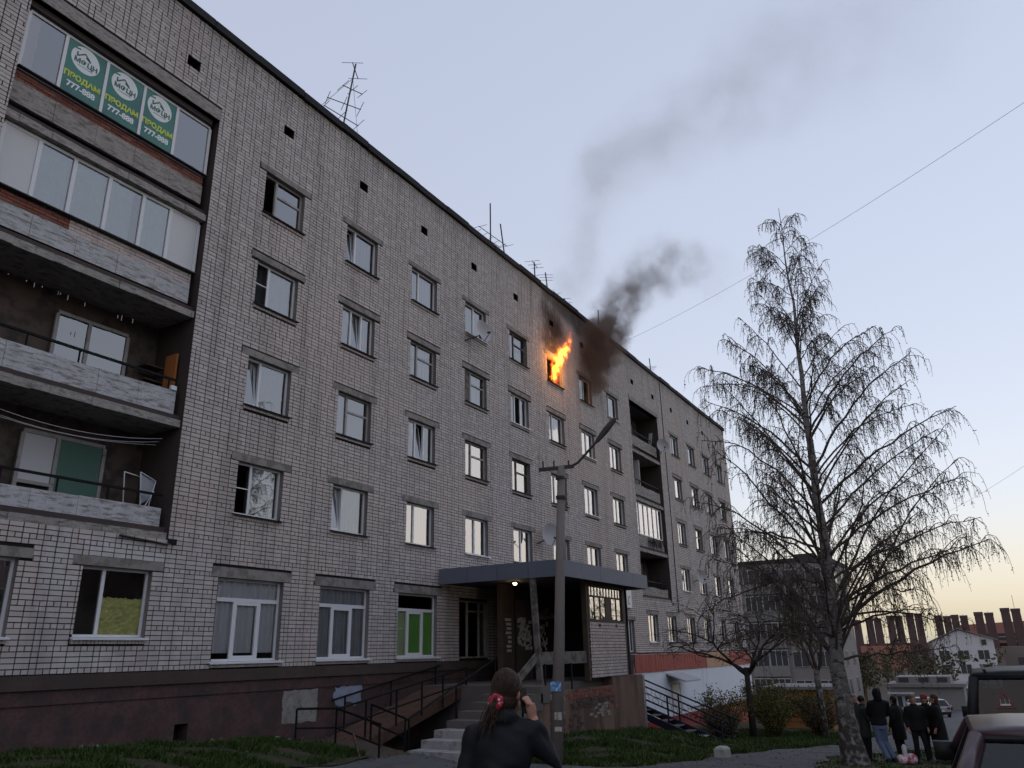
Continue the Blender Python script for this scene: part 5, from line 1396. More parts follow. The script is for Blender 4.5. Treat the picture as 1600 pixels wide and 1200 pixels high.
    # --- coat or jacket with sleeves
    q = MB(); hem = P.get('hem', .78); cw = P.get('coat_w', 1.0)
    u0 = (hem - hip.z) / max(.01, (sh.z - hip.z))
    rings = []
    for u, rx, ry in ((u0, .205, .160), (u0 * .5, .203, .158), (.05, .195, .150), (.3, .172, .135), (.6, .188, .14), (.85, .196, .132), (1.0, .185, .115), (1.09, .135, .095), (1.17, .078, .075)):
        c = hip.lerp(sh, u); rings.append(oval(c.x, c.y, c.z, rx * cw * fat, ry * cw * fat))
    q.loft(rings)
    sl = P.get('sleeve', 1.0)
    for s in (-1, 1):
        w2 = EL[s].lerp(WR[s], .95)
        mid = S[s].lerp(EL[s], .5)
        q.tube([tuple(S[s] + Vector((-s * .05, 0, -.01))), tuple(S[s] + Vector((s * .015, 0, -.02))), tuple(mid), tuple(EL[s]), tuple(EL[s].lerp(WR[s], .5)), tuple(w2)], [x * sl for x in (.085, .088, .080, .074, .062, .052)], 12)
    if P.get('hood'):
        q.ell(tuple(hd + Vector((0, -.02, .015))), (.112, .128, .145), 14, 10)
        q.tube([tuple(sh + Vector((0, -.06, .06))), tuple(hd + Vector((0, -.06, -.02)))], [.10, .10], 10)
    if P.get('collar', True): q.tube([tuple(sh + Vector((0, -.005, .04))), tuple(sh + Vector((0, .0, .125)))], [.098, .082], 14)
    cn = P.get('coat', 'black_cloth')
    coat = blob('jacket' if hem > .6 else 'coat', q, cn, t, vox, P.get('csm', 4)); parts.append(coat)
    if P.get('quilt'):
        me = coat.data                                           # quilted channels and folds pressed into the cloth
        for v_ in me.vertices:
            z = v_.co.z; n_ = v_.normal
            d_ = .0055 * math.sin(z * 38 + 2.2 * math.sin(v_.co.x * 9 + 3 * z) + 1.4 * math.sin(v_.co.y * 11 + z * 13)) + .0035 * math.sin(v_.co.x * 33 + z * 61 + 2 * math.sin(z * 17)) * math.sin(v_.co.y * 29 + z * 15)
            v_.co += n_ * d_
        me.update()
    # --- hair
    if not P.get('hood'):
        q = MB(); q.ell(tuple(hd - fwd * .018 + Vector((0, 0, .045))), (.089, .100, .104), 16, 12)
        st = P.get('hair_style', 'short')
        if st == 'short': q.ell(tuple(hd - fwd * .045 + Vector((0, 0, -.01))), (.080, .062, .085), 14, 10)
        if st in ('tied', 'long'): q.ell(tuple(hd - fwd * .045 + Vector((0, 0, -.02))), (.083, .072, .10), 14, 10)
        if st == 'long':
            q.tube([tuple(hd - fwd * .05), tuple(hd - fwd * .085 + Vector((0, 0, -.18))), tuple(hd - fwd * .08 + Vector((0, 0, -.36)))], [.088, .085, .05], 12, True, .6)
        if st == 'curly':
            for _ in range(26):
                a = random.uniform(0, 6.28); e = random.uniform(-.3, 1.3); q.ell(tuple(hd + Vector((math.cos(a) * .075 * math.cos(e), math.sin(a) * .08 * math.cos(e) - .02, .04 + .085 * math.sin(e)))), (.032, .032, .032), 8, 6)
        if st == 'tied':
            tail = Vector(P['tail']); q.tube([tuple(hd - fwd * .09 + Vector((0, 0, -.035))), tuple(hd - fwd * .105 + tail * .35), tuple(hd - fwd * .09 + tail * .75), tuple(hd - fwd * .085 + tail)], [.035, .042, .038, .012], 10)
        hv = blob('hair', q, P.get('hair', 'hair_black'), t, P.get('bvox', .014), 2); parts.append(hv)
        if P.get('quilt'):
            for v_ in hv.data.vertices:
                a = math.atan2(v_.co.y - hd.y, v_.co.x - hd.x); v_.co += v_.normal * .0035 * math.sin(a * 46 + v_.co.z * 25)
            hv.data.update()
        if st == 'tied':                                             # loose strands combed back to the tie, and a frayed tail
            tie = hd - fwd * .100 + Vector(P['tail']) * .16; pa, ra = [], []
            rr_ = random.Random(3)
            for i in range(190):
                a = rr_.uniform(-2.3, 2.3); e = rr_.uniform(-.35, 1.45)
                d0 = (fwd * math.cos(a) + rgt * math.sin(a)) * math.cos(e) + Vector((0, 0, 1)) * math.sin(e)
                c0 = hd - fwd * .018 + Vector((0, 0, .045)); pts = []
                for kk in range(7):
                    t_ = kk / 6; q_ = d0.lerp((tie - c0).normalized(), t_).normalized()
                    pts.append(np.array(c0 + Vector((q_.x * .090, q_.y * .100, q_.z * .105)) * (1.012 + .02 * rr_.random()) * (1 if t_ < .9 else 1.05)))
                pa.append(np.array(pts)); ra.append([.0014] + [.0021] * 5 + [.0014])
            for i in range(70):
                t0 = tie + Vector((rr_.gauss(0, .016), rr_.gauss(0, .016), rr_.gauss(0, .012))); tl = Vector(P['tail']) * rr_.uniform(.6, 1.15) + Vector((rr_.gauss(0, .03), rr_.gauss(0, .03), 0))
                pa.append(np.array([t0, t0 + tl * .35 - fwd * .02, t0 + tl * .7 - fwd * .012, t0 + tl])); ra.append([.002, .003, .0026, .001])
            v, f = many_tubes(pa, ra, 4); o = mesh_obj('hair_strands', v, f, 'hair_brown', t, True); parts.append(o)
            c = hd - fwd * .112 + Vector(P['tail']) * .20; q = MB()
            for i in range(14):
                a = i / 14 * 6.283; d1 = rgt * math.cos(a) + Vector((0, 0, 1)) * math.sin(a) * .8 + fwd * .25 * math.sin(a)
                q.ell(tuple(c + d1 * .036), (.021, .021, .022), 8, 6)
            parts.append(blob('scrunchie', q, 'scrunchie', t, .008, 1))
    if P.get('cap'):
        q = MB(); q.ell(tuple(hd + Vector((0, 0, .075))), (.098, .11, .075), 14, 8); q.ell(tuple(hd + fwd * .11 + Vector((0, 0, .06))), (.07, .06, .014), 12, 6); parts.append(blob('cap', q, P['cap'], t, .014, 1))
    S_ = Matrix.Diagonal((k, k, k, 1))
    for o in parts: o.data.transform(S_)
    t.location = loc; t.rotation_euler = (0, 0, rotz)
    return t, hd, fwd, rgt, k
# rotz turns +Y (facing) ; facing azimuth = rotz + 90 deg
def face(az): return math.radians(az) - math.pi / 2
woman_pose = dict(sw=.150, coat='jacket', hem=.72, coat_w=.90, sleeve=.86, fat=1.0, vox=.012, bvox=.007, csm=3, quilt=True,
                  head=(.035, .035, 1.562), turn=-.62, hair='hair_brown', hair_style='tied', tail=(-.06, -.02, -.19),
                  elbow_r=(.31, .06, 1.14), wrist_r=(.182, .015, 1.425), hand_dir_r=(-.22, -.06, 1.0), palm_r=(-.85, .35, 0), curl_r=.55, elbow_l=(-.235, -.02, 1.10), wrist_l=(-.22, .12, .88), chest=(0, .01, 1.368), trousers='black_cloth', thumb=1)
WX, WY = 4.30, 2.585
W_AZ = math.degrees(YAW) + 2
wp, whd, wf, wr, wk = person('woman in a dark quilted jacket holding a phone to her ear, seen from behind', (WX, WY, zgf(WX, WY) + .02), face(W_AZ), 1.68, woman_pose)
ph = MB(); c = Vector((.131, .005, 1.525)); d = Vector((-.12, .10, .98)).normalized(); u = Vector((.80, -.55, .1)).normalized(); e = d.cross(u)
q = [c + d * a * .072 + e * b_ * .034 + u * g_ * .004 for g_ in (-1, 1) for a, b_ in ((-1, -1), (1, -1), (1, 1), (-1, 1))]
ph.add([tuple(x * wk) for x in q], [[3, 2, 1, 0], [4, 5, 6, 7], [0, 1, 5, 4], [1, 2, 6, 5], [2, 3, 7, 6], [3, 0, 4, 7]])
po_ = tag(ph.build('phone', 'phone', None), 'slim black phone held to the woman in front at her right ear', 'phone')
po_.matrix_world = Matrix.Translation((WX, WY, zgf(WX, WY) + .02)) @ Matrix.Rotation(face(W_AZ), 4, 'Z')
gp = 'bystanders by the birch'
def stand(x, y, az, H, label, P): person(label, (x, y, zgf(x, y) + .005), face(az), H, P, gp)
stand(24.25, 3.30, -75, 1.60, 'person in a long dark olive coat beside the birch trunk', dict(coat='olive_coat', hem=.62, hair='hair_black', hair_style='curly', elbow_r=(.24, .10, 1.10), wrist_r=(.10, .26, 1.05), elbow_l=(-.24, .10, 1.1), wrist_l=(-.10, .26, 1.05)))
stand(24.0, 2.86, 20, 1.76, 'person in a black hooded top and light blue jeans with crossed legs', dict(coat='black_cloth', hem=.86, hood=True, trousers='jeans', fat=1.02, hip=(-.06, -.02, .90), knee_l=(-.10, .06, .48), knee_r=(.06, .14, .47), ankle_r=(.20, .06, .10), ankle_l=(.04, -.04, .09), elbow_r=(.23, .12, 1.12), wrist_r=(.06, .24, 1.02), elbow_l=(-.25, .10, 1.12), wrist_l=(-.08, .24, 1.0)))
stand(24.75, 2.55, 60, 1.58, 'person in a long black padded coat behind the one in jeans', dict(coat='black_cloth', hem=.55, coat_w=1.08, hair='hair_black', hair_style='short'))
stand(23.95, 2.02, -160, 1.58, 'fair-haired person in black standing left in the right-hand group', dict(coat='black_cloth', hem=.80, coat_w=1.06, hair='hair_fair', hair_style='short', knee_l=(-.14, .05, .49), ankle_l=(-.17, 0, .09)))
stand(24.4, 1.78, 170, 1.60, 'person with a dark red cap in the middle of the right-hand group', dict(coat='black_cloth', hem=.70, hair='hair_black', cap='red_cap'))
stand(24.1, 1.52, 95, 1.62, 'person with long dark hair at the right of the group', dict(coat='black_cloth', hem=.50, coat_w=1.05, hair='hair_brown', hair_style='long'))
stand(27.2, 3.9, 200, 1.62, 'person in dark clothes half hidden behind the birch trunk', dict(coat='olive_coat', hem=.75, hair='hair_fair', hair_style='short'))
bx, by = 23.55, 2.28
bg = thing('shopping_bag', 'crumpled pink and white bag on the ground between the bystanders', 'bag', (bx, by, zgf(bx, by)))
q = MB()
for _ in range(9): q.ell((bx + random.uniform(-.12, .12), by + random.uniform(-.22, .22), zgf(bx, by) + .10 + random.uniform(-.02, .06)), (.13, .13, .10), 8, 6)
blob('sack', q, 'bag', bg, .03, 1)
MB().tube([(bx + .3, by + .12, zgf(bx, by) + .0), (bx + .3, by + .12, zgf(bx, by) + .36), (bx + .3, by + .12, zgf(bx, by) + .42)], [.06, .06, .02], 8).build('bottle', 'panel_white', bg, True)
# ------------------------------------------------------------------ vehicles (built along +X = forwards, rear at x = 0)
def wheel(parent, x, y, r, w):
    n = node('wheel', parent); s = 1 if y > 0 else -1
    rings = []
    for yy, rr in ((-w / 2, r * .62), (-w / 2, r * .92), (-w / 2 + .03, r), (w / 2 - .03, r), (w / 2, r * .92), (w / 2, r * .62)):
        rings.append([(x + rr * math.cos(k * math.pi / 12), y + yy, r + rr * math.sin(k * math.pi / 12)) for k in range(24)])
    MB().loft(rings).build('tyre', 'tyre', n, True)
    rm = MB(); rm.tube([(x, y - w * .2, r), (x, y + s * (w / 2 + .004), r)], [r * .6, r * .58], 20); rm.build('rim', 'rim', n)
    hb = MB(); hb.tube([(x, y, r), (x, y + s * (w / 2 + .02), r)], r * .15, 10)
    for k in range(5):
        a = k * 1.2566; hb.bar((x, y + s * (w / 2 + .008), r), (x + r * .55 * math.cos(a), y + s * (w / 2 + .008), r + r * .55 * math.sin(a)), .05, .02)
    hb.build('hub', 'car_trim', n)
def rrect(x, hw, z0, z1, rc, n=4):
    """rounded section in the plane x = const, from the left sill round over the top"""
    P = []
    for cy, cz, a0 in ((hw - rc, z1 - rc, 0), (-hw + rc, z1 - rc, 90), (-hw + rc, z0 + rc, 180), (hw - rc, z0 + rc, 270)):
        for k in range(n + 1):
            a = math.radians(a0 + 90 * k / n); P.append((x, cy + rc * math.cos(a), cz + rc * math.sin(a)))
    return P
def car(label, loc, rotz, paint, L, Wd, body, belt, roof, gh, wr, tail, glass='car_glass', extra=None):
    """body: [(x, halfwidth, z0, z1)]; gh: belt and roof corners of the cabin (x rear/front at belt, at roof, half widths)"""
    t = thing('parked_car', label, 'car', (0, 0, 0)); ORIGIN[t.name] = Vector((0, 0, 0))
    MB().loft([rrect(x, hw, z0, z1, min(.10, (z1 - z0) * .3)) for x, hw, z0, z1 in body]).build('body', paint, t, True)
    xb0, xb1, xr0, xr1, wb, wt = gh
    top = []                                                 # domed roof panel
    for u in np.linspace(0, 1, 9):
        x = xr0 + (xr1 - xr0) * u; cr = .05 * math.sin(math.pi * (.08 + .84 * u)); e = .012
        top.append([(x, wt, roof - .055 + cr * .3), (x, wt * .96, roof - .012 + cr * .6), (x, wt * .5, roof + cr), (x, 0, roof + cr * 1.12), (x, -wt * .5, roof + cr), (x, -wt * .96, roof - .012 + cr * .6), (x, -wt, roof - .055 + cr * .3), (x, -wt * .9, roof - .075), (x, wt * .9, roof - .075)])
    MB().loft(top).build('roof', paint, t, True)
    cor = {}
    for s in (-1, 1):
        cor['b0', s] = Vector((xb0, s * wb, belt)); cor['b1', s] = Vector((xb1, s * wb, belt)); cor['r0', s] = Vector((xr0, s * (wt - .03), roof - .04)); cor['r1', s] = Vector((xr1, s * (wt - .03), roof - .04))
    for s in (-1, 1):
        for a, b, w in (('b0', 'r0', .10), ('b1', 'r1', .07)): MB().tube([tuple(cor[a, s]), tuple(cor[a, s].lerp(cor[b, s], .5) + Vector((0, s * .012, 0))), tuple(cor[b, s])], [w * .75, w * .62, w * .55], 8).build('pillar', paint, t, True)
        for u in (.36, .68):
            p, q = cor['b0', s].lerp(cor['b1', s], u), cor['r0', s].lerp(cor['r1', s], u); MB().bar(tuple(p), tuple(q), .05, .09, up=(1, 0, 0)).build('door_pillar', 'car_trim', t)
        e = Vector((0, -s * .02, 0))
        MB().quad(*(tuple(v + e) for v in (cor['b0', s], cor['b1', s], cor['r1', s], cor['r0', s]))).build('side_window', glass, t)
        MB().box(xb1 - .25, xb1 - .10, s * (wb + .04) - .07, s * (wb + .04) + .09, belt + .02, belt + .17).build('mirror', 'car_trim', t, True)
    for k, nm in (('0', 'rear_window'), ('1', 'windscreen')):
        e = Vector((.03 if k == '0' else -.03, 0, 0)); ins = .05
        P = [cor['b' + k, 1], cor['b' + k, -1], cor['r' + k, -1], cor['r' + k, 1]]; c = sum(P, Vector()) / 4
        MB().quad(*(tuple(v + (c - v).normalized() * ins + e) for v in P)).build(nm, glass, t)
        fr = MB(); seal = [v + (c - v).normalized() * .03 + e * .7 for v in P]
        for i in range(4): fr.tube([tuple(seal[i]), tuple(seal[(i + 1) % 4])], .022, 6)
        fr.build('window_seal', 'car_trim', t)
    for x in wr[0]:
        for s in (-1, 1): wheel(t, x, s * (Wd / 2 - .11), wr[1], .20)
    for s in (-1, 1): MB().box(-.015, .06, s * (Wd / 2 - .22) - .12, s * (Wd / 2 - .22) + .12, tail[0], tail[1]).build('tail_light', 'tail_light', t)
    MB().box(-.06, .08, -Wd / 2 + .06, Wd / 2 - .06, .32, .50).build('bumper', 'car_trim', t); MB().box(L - .08, L + .06, -Wd / 2 + .06, Wd / 2 - .06, .30, .50).build('bumper', 'car_trim', t)
    MB().box(-.075, -.06, -.26, .26, .52, .63).build('number_plate', 'sticker_white', t)
    for s in (-1, 1): MB().box(L - .03, L + .02, s * (Wd / 2 - .28) - .14, s * (Wd / 2 - .28) + .14, .58, .72).build('headlight', 'panel_white', t)
    for y in (-.35, .35):                                    # seats show through the glass
        for x in ((xb0 + xb1) / 2 - .45, (xb0 + xb1) / 2 + .45):
            q = MB(); q.box(x - .25, x + .25, y - .22, y + .22, .45, .62); q.box(x - .32, x - .2, y - .22, y + .22, .6, 1.12); q.box(x - .31, x - .22, y - .12, y + .12, 1.12, 1.3); q.build('seat', 'car_trim', t)
    if extra: extra(t, cor)
    t.location = loc; t.rotation_euler = (0, 0, rotz)
    return t
sedan = [(0.0, .62, .42, .78), (.05, .74, .32, .90), (.3, .80, .24, .96), (.9, .82, .22, .98), (1.6, .83, .20, .96), (2.6, .83, .20, .95), (3.1, .82, .22, .93), (3.7, .79, .26, .86), (4.1, .72, .32, .78), (4.25, .58, .40, .68)]
car('dark red saloon car parked nearest the camera at the right edge', (5.75, -.40, zgf(6, -.5) - .07), math.radians(3), 'car_red', 4.25, 1.66, sedan, .95, 1.385, (.55, 3.25, 1.05, 2.55, .74, .58), ((.75, 3.35), .29), (.62, .80))
suvb = [(0.0, .74, .42, 1.0), (.04, .84, .34, 1.06), (.4, .86, .30, 1.08), (2.4, .86, .30, 1.08), (3.2, .86, .32, 1.06), (3.9, .82, .36, 1.0), (4.2, .76, .42, .92)]
def sticker(t, cor):
    m = MB(); y, z, x = .40, 1.50, .02
    P = [(-.10, -.085), (.10, -.085), (0, .09)]
    for i in range(3):
        a, b = P[i], P[(i + 1) % 3]; m.bar((x, y - a[0], z + a[1]), (x, y - b[0], z + b[1]), .004, .022, up=(1, 0, 0))
    m.build('warning_triangle', 'sticker_red', t)
    m = MB()
    for dx in (-.045, 0, .045): m.bar((x - .001, y + dx, z - .06), (x - .001, y + dx, z + .005), .004, .02, up=(1, 0, 0))
    m.box(x - .004, x, y - .055, y + .055, z - .065, z - .045); m.build('sticker_letter', 'sticker_white', t)
    sp = MB(); sp.tube([(-.12, -.25 + .31 * math.cos(k * math.pi / 12), .95 + .31 * math.sin(k * math.pi / 12)) for k in range(25)], .09, 8); sp.build('spare_wheel', 'tyre', t, True)
    MB().bar((.1, .55, 1.83), (3.0, .55, 1.83), .03).build('roof_rail', 'car_trim', t); MB().bar((.1, -.55, 1.83), (3.0, -.55, 1.83), .03).build('roof_rail', 'car_trim', t)
car('boxy black off-road car with a triangle sticker in its rear window', (11.75, -.42, -.35 - 1.80), 0.02, 'car_black', 4.2, 1.72, suvb, 1.08, 1.80, (.02, 3.05, .10, 2.55, .80, .71), ((.8, 3.3), .35), (.75, .98), extra=sticker)
hatch = [(0.0, .66, .40, .85), (.05, .78, .30, .95), (.5, .82, .24, .98), (1.6, .83, .22, .96), (2.7, .83, .22, .94), (3.3, .80, .26, .86), (3.8, .72, .32, .74), (3.95, .55, .40, .62)]
car('white car parked far off beside the garage', (96.5, 8.6, zgf(97, 8.5)), math.radians(-68), 'car_white', 3.95, 1.68, hatch, .95, 1.46, (.12, 3.0, .5, 2.2, .76, .60), ((.7, 3.2), .30), (.70, .90))
car('light grey car on the road behind the right-hand bystanders', (84, 4.9, zgf(85, 4.9)), math.radians(15), 'car_grey', 3.95, 1.68, hatch, .95, 1.46, (.12, 3.0, .5, 2.2, .76, .60), ((.7, 3.2), .30), (.70, .90))
# ------------------------------------------------------------------ far buildings
def far_block():
    t = thing('apartment_block', 'distant dark five storey block behind the birch', 'building', (92, 17, -6.3))
    # its facade runs away to the right; corner at the left near the big block
    MB().box(88, 100, 13.2, 30, -9, 8.6).build('wall', 'bg_panel', t)
    MB().box(87.9, 100.1, 13.1, 30.1, 8.6, 9.0).build('roof', 'bg_roof', t)
    MB().box(91, 93, 15.0, 17.0, 9.0, 9.7).build('roof_hatch', 'bg_roof', t)
    wm = {}
    for fl in range(5):
        z = -4.6 + fl * 2.75
        for k, y in enumerate((14.0, 16.3, 18.3, 20.2, 23.4, 26.4)):
            w = 1.5
            f = node('window', t)
            if y in (18.3, 20.2):                                   # glazed loggia bays
                MB().box(87.75, 88.0, y - .05, y + 1.85, z - .95, z + .1).build('loggia_parapet', 'bg_panel2', f)
                m = MB()
                for j in range(4): m.box(87.78, 87.86, y + j * .6, y + j * .6 + .07, z + .1, z + 1.55)
                m.box(87.779, 87.86, y, y + 1.85, z + 1.55, z + 1.65); m.build('frame', 'cur_grey', f); w = 1.85
                MB().quad((87.82, y + w, z + .1), (87.82, y, z + .1), (87.82, y, z + 1.55), (87.82, y + w, z + 1.55)).build('pane', 'bg_win', f)
            else:
                MB().box(87.93, 88.0, y - .06, y + w + .06, z - .06, z + 1.46).build('frame', 'cur_grey', f)
                MB().box(87.91, 87.935, y, y + .68, z, z + 1.4).build('pane', 'bg_win', f); MB().box(87.91, 87.935, y + .76, y + w, z, z + 1.4).build('pane', 'bg_win', f)
    for fl in range(5):                                             # end wall towards the road
        z = -4.6 + fl * 2.75
        for x in (91, 96):
            f = node('window', t); MB().box(x - .06, x + 1.5, 13.14, 13.2, z - .06, z + 1.46).build('frame', 'cur_grey', f); MB().box(x, x + 1.44, 13.12, 13.142, z, z + 1.4).build('pane', 'bg_win', f)
far_block()

fac = thing('factory_hall', 'long reddish factory hall with window bands on the horizon', 'building', (275, 20, -7))
MB().box(262, 300, 15.5, 60, -9, .6).build('front_hall', 'factory_dark', fac)
MB().box(258, 261.9, 20, 33, -9, .0).build('red_annexe', 'factory', fac)
MB().add([(285, -60, -9), (320, -60, -9), (320, 9, -9), (285, 9, -9), (285, -60, 8.0), (320, -60, 8.0), (320, 9, 5.4), (285, 9, 5.4)], BOXF.tolist()).build('main_hall', 'factory', fac)
for i in range(14):
    MB().box(284.9, 285, -46 + i * 3.7, -43 + i * 3.7, .8, 2.8).build('window_band', 'bg_win', fac)
for i in range(14):
    MB().box(284.88, 284.9, -46 + i * 3.7, -43 + i * 3.7, 1.7, 1.85).build('glazing_bar', 'cur_grey', fac)
MB().box(283, 285, -60, 9.2, .0, .5).build('ledge', 'factory_dark', fac)
MB().box(255, 258, -30, 15.4, -9, -1.4).build('low_wing', 'factory_dark', fac)
# pairs of dark brick stacks
for i, (y, z1, z0) in enumerate(((34.2, 7.4, -3), (28.6, 7.7, -3), (22.9, 8.1, -3), (17.7, 8.6, -3), (10.6, 7.7, -3), (6.4, 7.7, -3), (.3, 8.2, -3), (-6.2, 9.0, -3))):
    x = 259.5 if i < 4 else 262
    nm = ['first', 'second', 'third', 'fourth', 'fifth', 'sixth', 'seventh', 'last'][i]
    t = thing('chimney_stack', f'pair of dark factory stacks on the skyline, {nm} from the left', 'chimney', (x, y, -7), 'paired factory stacks on the skyline')
    w = 1.0 + .15 * (i > 5)
    for s in (-1, 1):
        c = y + s * (w + .10)
        MB().loft([[(x - w * k, c - w * k, z), (x + w * k, c - w * k, z), (x + w * k, c + w * k, z), (x - w * k, c + w * k, z)] for z, k in ((-9, 1.05), (z1 - .8, .92), (z1 - .8, 1.0), (z1 + (.15 if s > 0 else -.1), 1.0))]).build('stack', 'chimney', t)
    MB().tube([(x, y - w, z1), (x, y - w, z1 + 3.2 * (i == 7) + .3)], .05, 4).build('lightning_rod', 'antenna', t)

g = thing('gabled_house', 'white gabled three storey house in front of the factory', 'building', (156, 4, -6.6))
pts = [(-.4, -9), (8.7, -9), (8.2, .55), (4.3, 2.15), (-.4, .7)]
m = MB(); n_ = len(pts)
m.add([(150, y, z) for y, z in pts] + [(166, y, z) for y, z in pts], [list(range(n_)), list(range(n_, 2 * n_))[::-1]] + [[i, n_ + i, n_ + (i + 1) % n_, (i + 1) % n_] for i in range(n_)]); m.build('wall', 'bg_white', g)
m = MB(); m.add([(149.6, -1.0, .48), (149.6, 4.3, 2.30), (167, 4.3, 2.30), (167, -1.0, .48), (149.6, -1.0, .62), (149.6, 4.3, 2.46), (167, 4.3, 2.46), (167, -1.0, .62)], BOXF.tolist()); m.build('roof', 'bg_panel2', g)
m = MB(); m.add([(149.6, 8.8, .30), (149.6, 4.3, 2.28), (167, 4.3, 2.28), (167, 8.8, .30), (149.6, 8.8, .44), (149.6, 4.3, 2.44), (167, 4.3, 2.44), (167, 8.8, .44)], BOXF.tolist()); m.build('roof', 'bg_panel2', g)
for y, z in ((.6, -.2), (.5, -2.3), (.4, -4.4), (3.3, -2.3), (3.3, -4.4), (6.0, -2.3), (6.0, -4.4)):
    f = node('window', g); MB().box(149.9, 150, y, y + 1.5 if z < -1 else y + .8, z, z + 1.3 if z < -1 else z + .8).build('pane', 'bg_win', f); MB().box(149.88, 149.9, y + .7, y + .76, z, z + (1.3 if z < -1 else .8)).build('frame', 'bg_white', f)
sd = tag(MB().box(168, 175, -14, -1.6, -9, -.6).build('side_wing', 'factory_dark', None), 'grey flat-roofed wing right of the white gabled house', 'building')
for k in range(3): MB().box(167.93, 168, -12 + k * 3.4, -10.4 + k * 3.4, -3.6, -2.4).build('window', 'bg_win', sd)

gr = thing('garage', 'low flat-roofed pale garage with a doorway beside the white car', 'building', (102, 8, -6.7))
MB().box(101, 108, 3.4, 10.6, -8, -4.35).build('wall', 'bg_panel2', gr); MB().box(100.6, 108.4, 3.1, 11.0, -4.35, -4.0).build('roof', 'bg_panel', gr)
MB().box(100.2, 101.5, 8.2, 10.8, -5.05, -4.9).build('door_canopy', 'bg_white', gr)
MB().box(100.94, 101, 8.6, 10.1, -6.9, -5.1).build('door', 'bg_white', gr)
for y in (8.75, 9.5): MB().box(100.9, 100.942, y, y + .45, -6.4, -5.3).build('pane', 'bg_win', gr)
MB().box(101.5, 107, 4.5, 9.9, -4.0, -3.3).build('roof_parapet', 'bg_panel2', gr)
for y in (4.8, 6.6, 8.6): MB().box(101.44, 101.5, y, y + 1.0, -3.85, -3.4).build('vent', 'bg_win', gr)
sh = thing('brick_shed', 'low orange brick shed behind the shrubs', 'shed', (49, 9.4, -4.2))
sz = zgf(47, 9)
MB().box(46.9, 51, 7.9, 11.1, sz - .5, -2.15).build('wall', 'orange_brick', sh); MB().box(46.6, 51.2, 7.6, 11.4, -2.15, -2.0).build('roof', 'bg_panel2', sh)
m = MB()
for k in range(5): m.box(46.89, 46.9, 8.1, 10.9, sz + .3 + k * .3, sz + .32 + k * .3)
m.build('brick_course_line', 'mortar', sh)
MB().box(46.87, 46.9, 8.3, 9.3, sz + .1, -2.5).build('door', 'dark_wood', sh)
SMOKE1 = [((33.74, 14.94, 12.03), (0.42, 0.42, 0.42), 1.6), ((33.76, 14.65, 12.92), (0.87, 0.87, 0.87), 2.2), ((33.83, 14.23, 14.05), (1.29, 1.29, 1.29), 2.4), ((33.93, 13.99, 15.18), (1.44, 1.44, 1.44), 1.7), ((34.59, 13.7, 16.42), (1.61, 1.61, 1.61), 0.55), ((35.6, 13.3, 17.81), (1.8, 1.8, 1.8), 0.3), ((36.47, 12.64, 19.03), (1.98, 1.98, 1.98), 0.2), ((37.38, 11.8, 19.97), (2.1, 2.1, 2.1), 0.13), ((38.49, 10.88, 20.2), (2.07, 2.07, 2.07), 0.075), ((39.41, 9.74, 19.89), (2.01, 2.01, 2.01), 0.035)]
SMOKE2 = [((34.34, 16.28, 16.84), (1.71, 1.71, 1.71), 0.75), ((34.79, 16.01, 19.04), (2.04, 2.04, 2.04), 0.85), ((35.28, 15.66, 21.32), (2.32, 2.32, 2.32), 0.9), ((35.94, 15.14, 23.95), (2.64, 2.64, 2.64), 0.95), ((36.83, 14.29, 26.59), (2.98, 2.98, 2.98), 1), ((37.95, 12.65, 28.57), (3.24, 3.24, 3.24), 0.95), ((39.1, 10.55, 29.84), (3.73, 3.73, 3.73), 0.75), ((40.22, 7.98, 31.38), (4.67, 4.67, 4.67), 0.55), ((41.7, 5.04, 33.28), (5.73, 5.73, 5.73), 0.42), ((42.95, 2.07, 34.77), (6.6, 6.6, 6.6), 0.32), ((43.98, -1.25, 35.92), (7.01, 7.01, 7.01), 0.22)]
# ------------------------------------------------------------------ the building across the yard (unseen, mirrored in the ground-floor windows; height raised to shade the lower facade)
M['opp_wall'] = surf('pinkish_plaster', (0.30, 0.22, 0.20), 0.9, 0.2, 0.4)
ob = thing('apartment_block', 'pinkish block across the yard, mirrored in the ground floor windows', 'building', (40, -30, -3))
MB().box(-30, 72, -42, -26, -9, 10.6).build('wall', 'opp_wall', ob); MB().box(-30.3, 72.3, -42.3, -25.7, 10.6, 11.0).build('roof', 'bg_roof', ob)
for fl in range(4):
    for k in range(28):
        x = -22 + k * 3.35; z = -2.4 + fl * 2.9
        f = node('window', ob); MB().box(x - .06, x + 1.56, -26, -25.95, z - .06, z + 1.46).build('frame', 'pvc', f); MB().box(x, x + .72, -25.95, -25.92, z, z + 1.4).build('pane', 'bg_win', f); MB().box(x + .78, x + 1.5, -25.95, -25.92, z, z + 1.4).build('pane', 'bg_win', f)

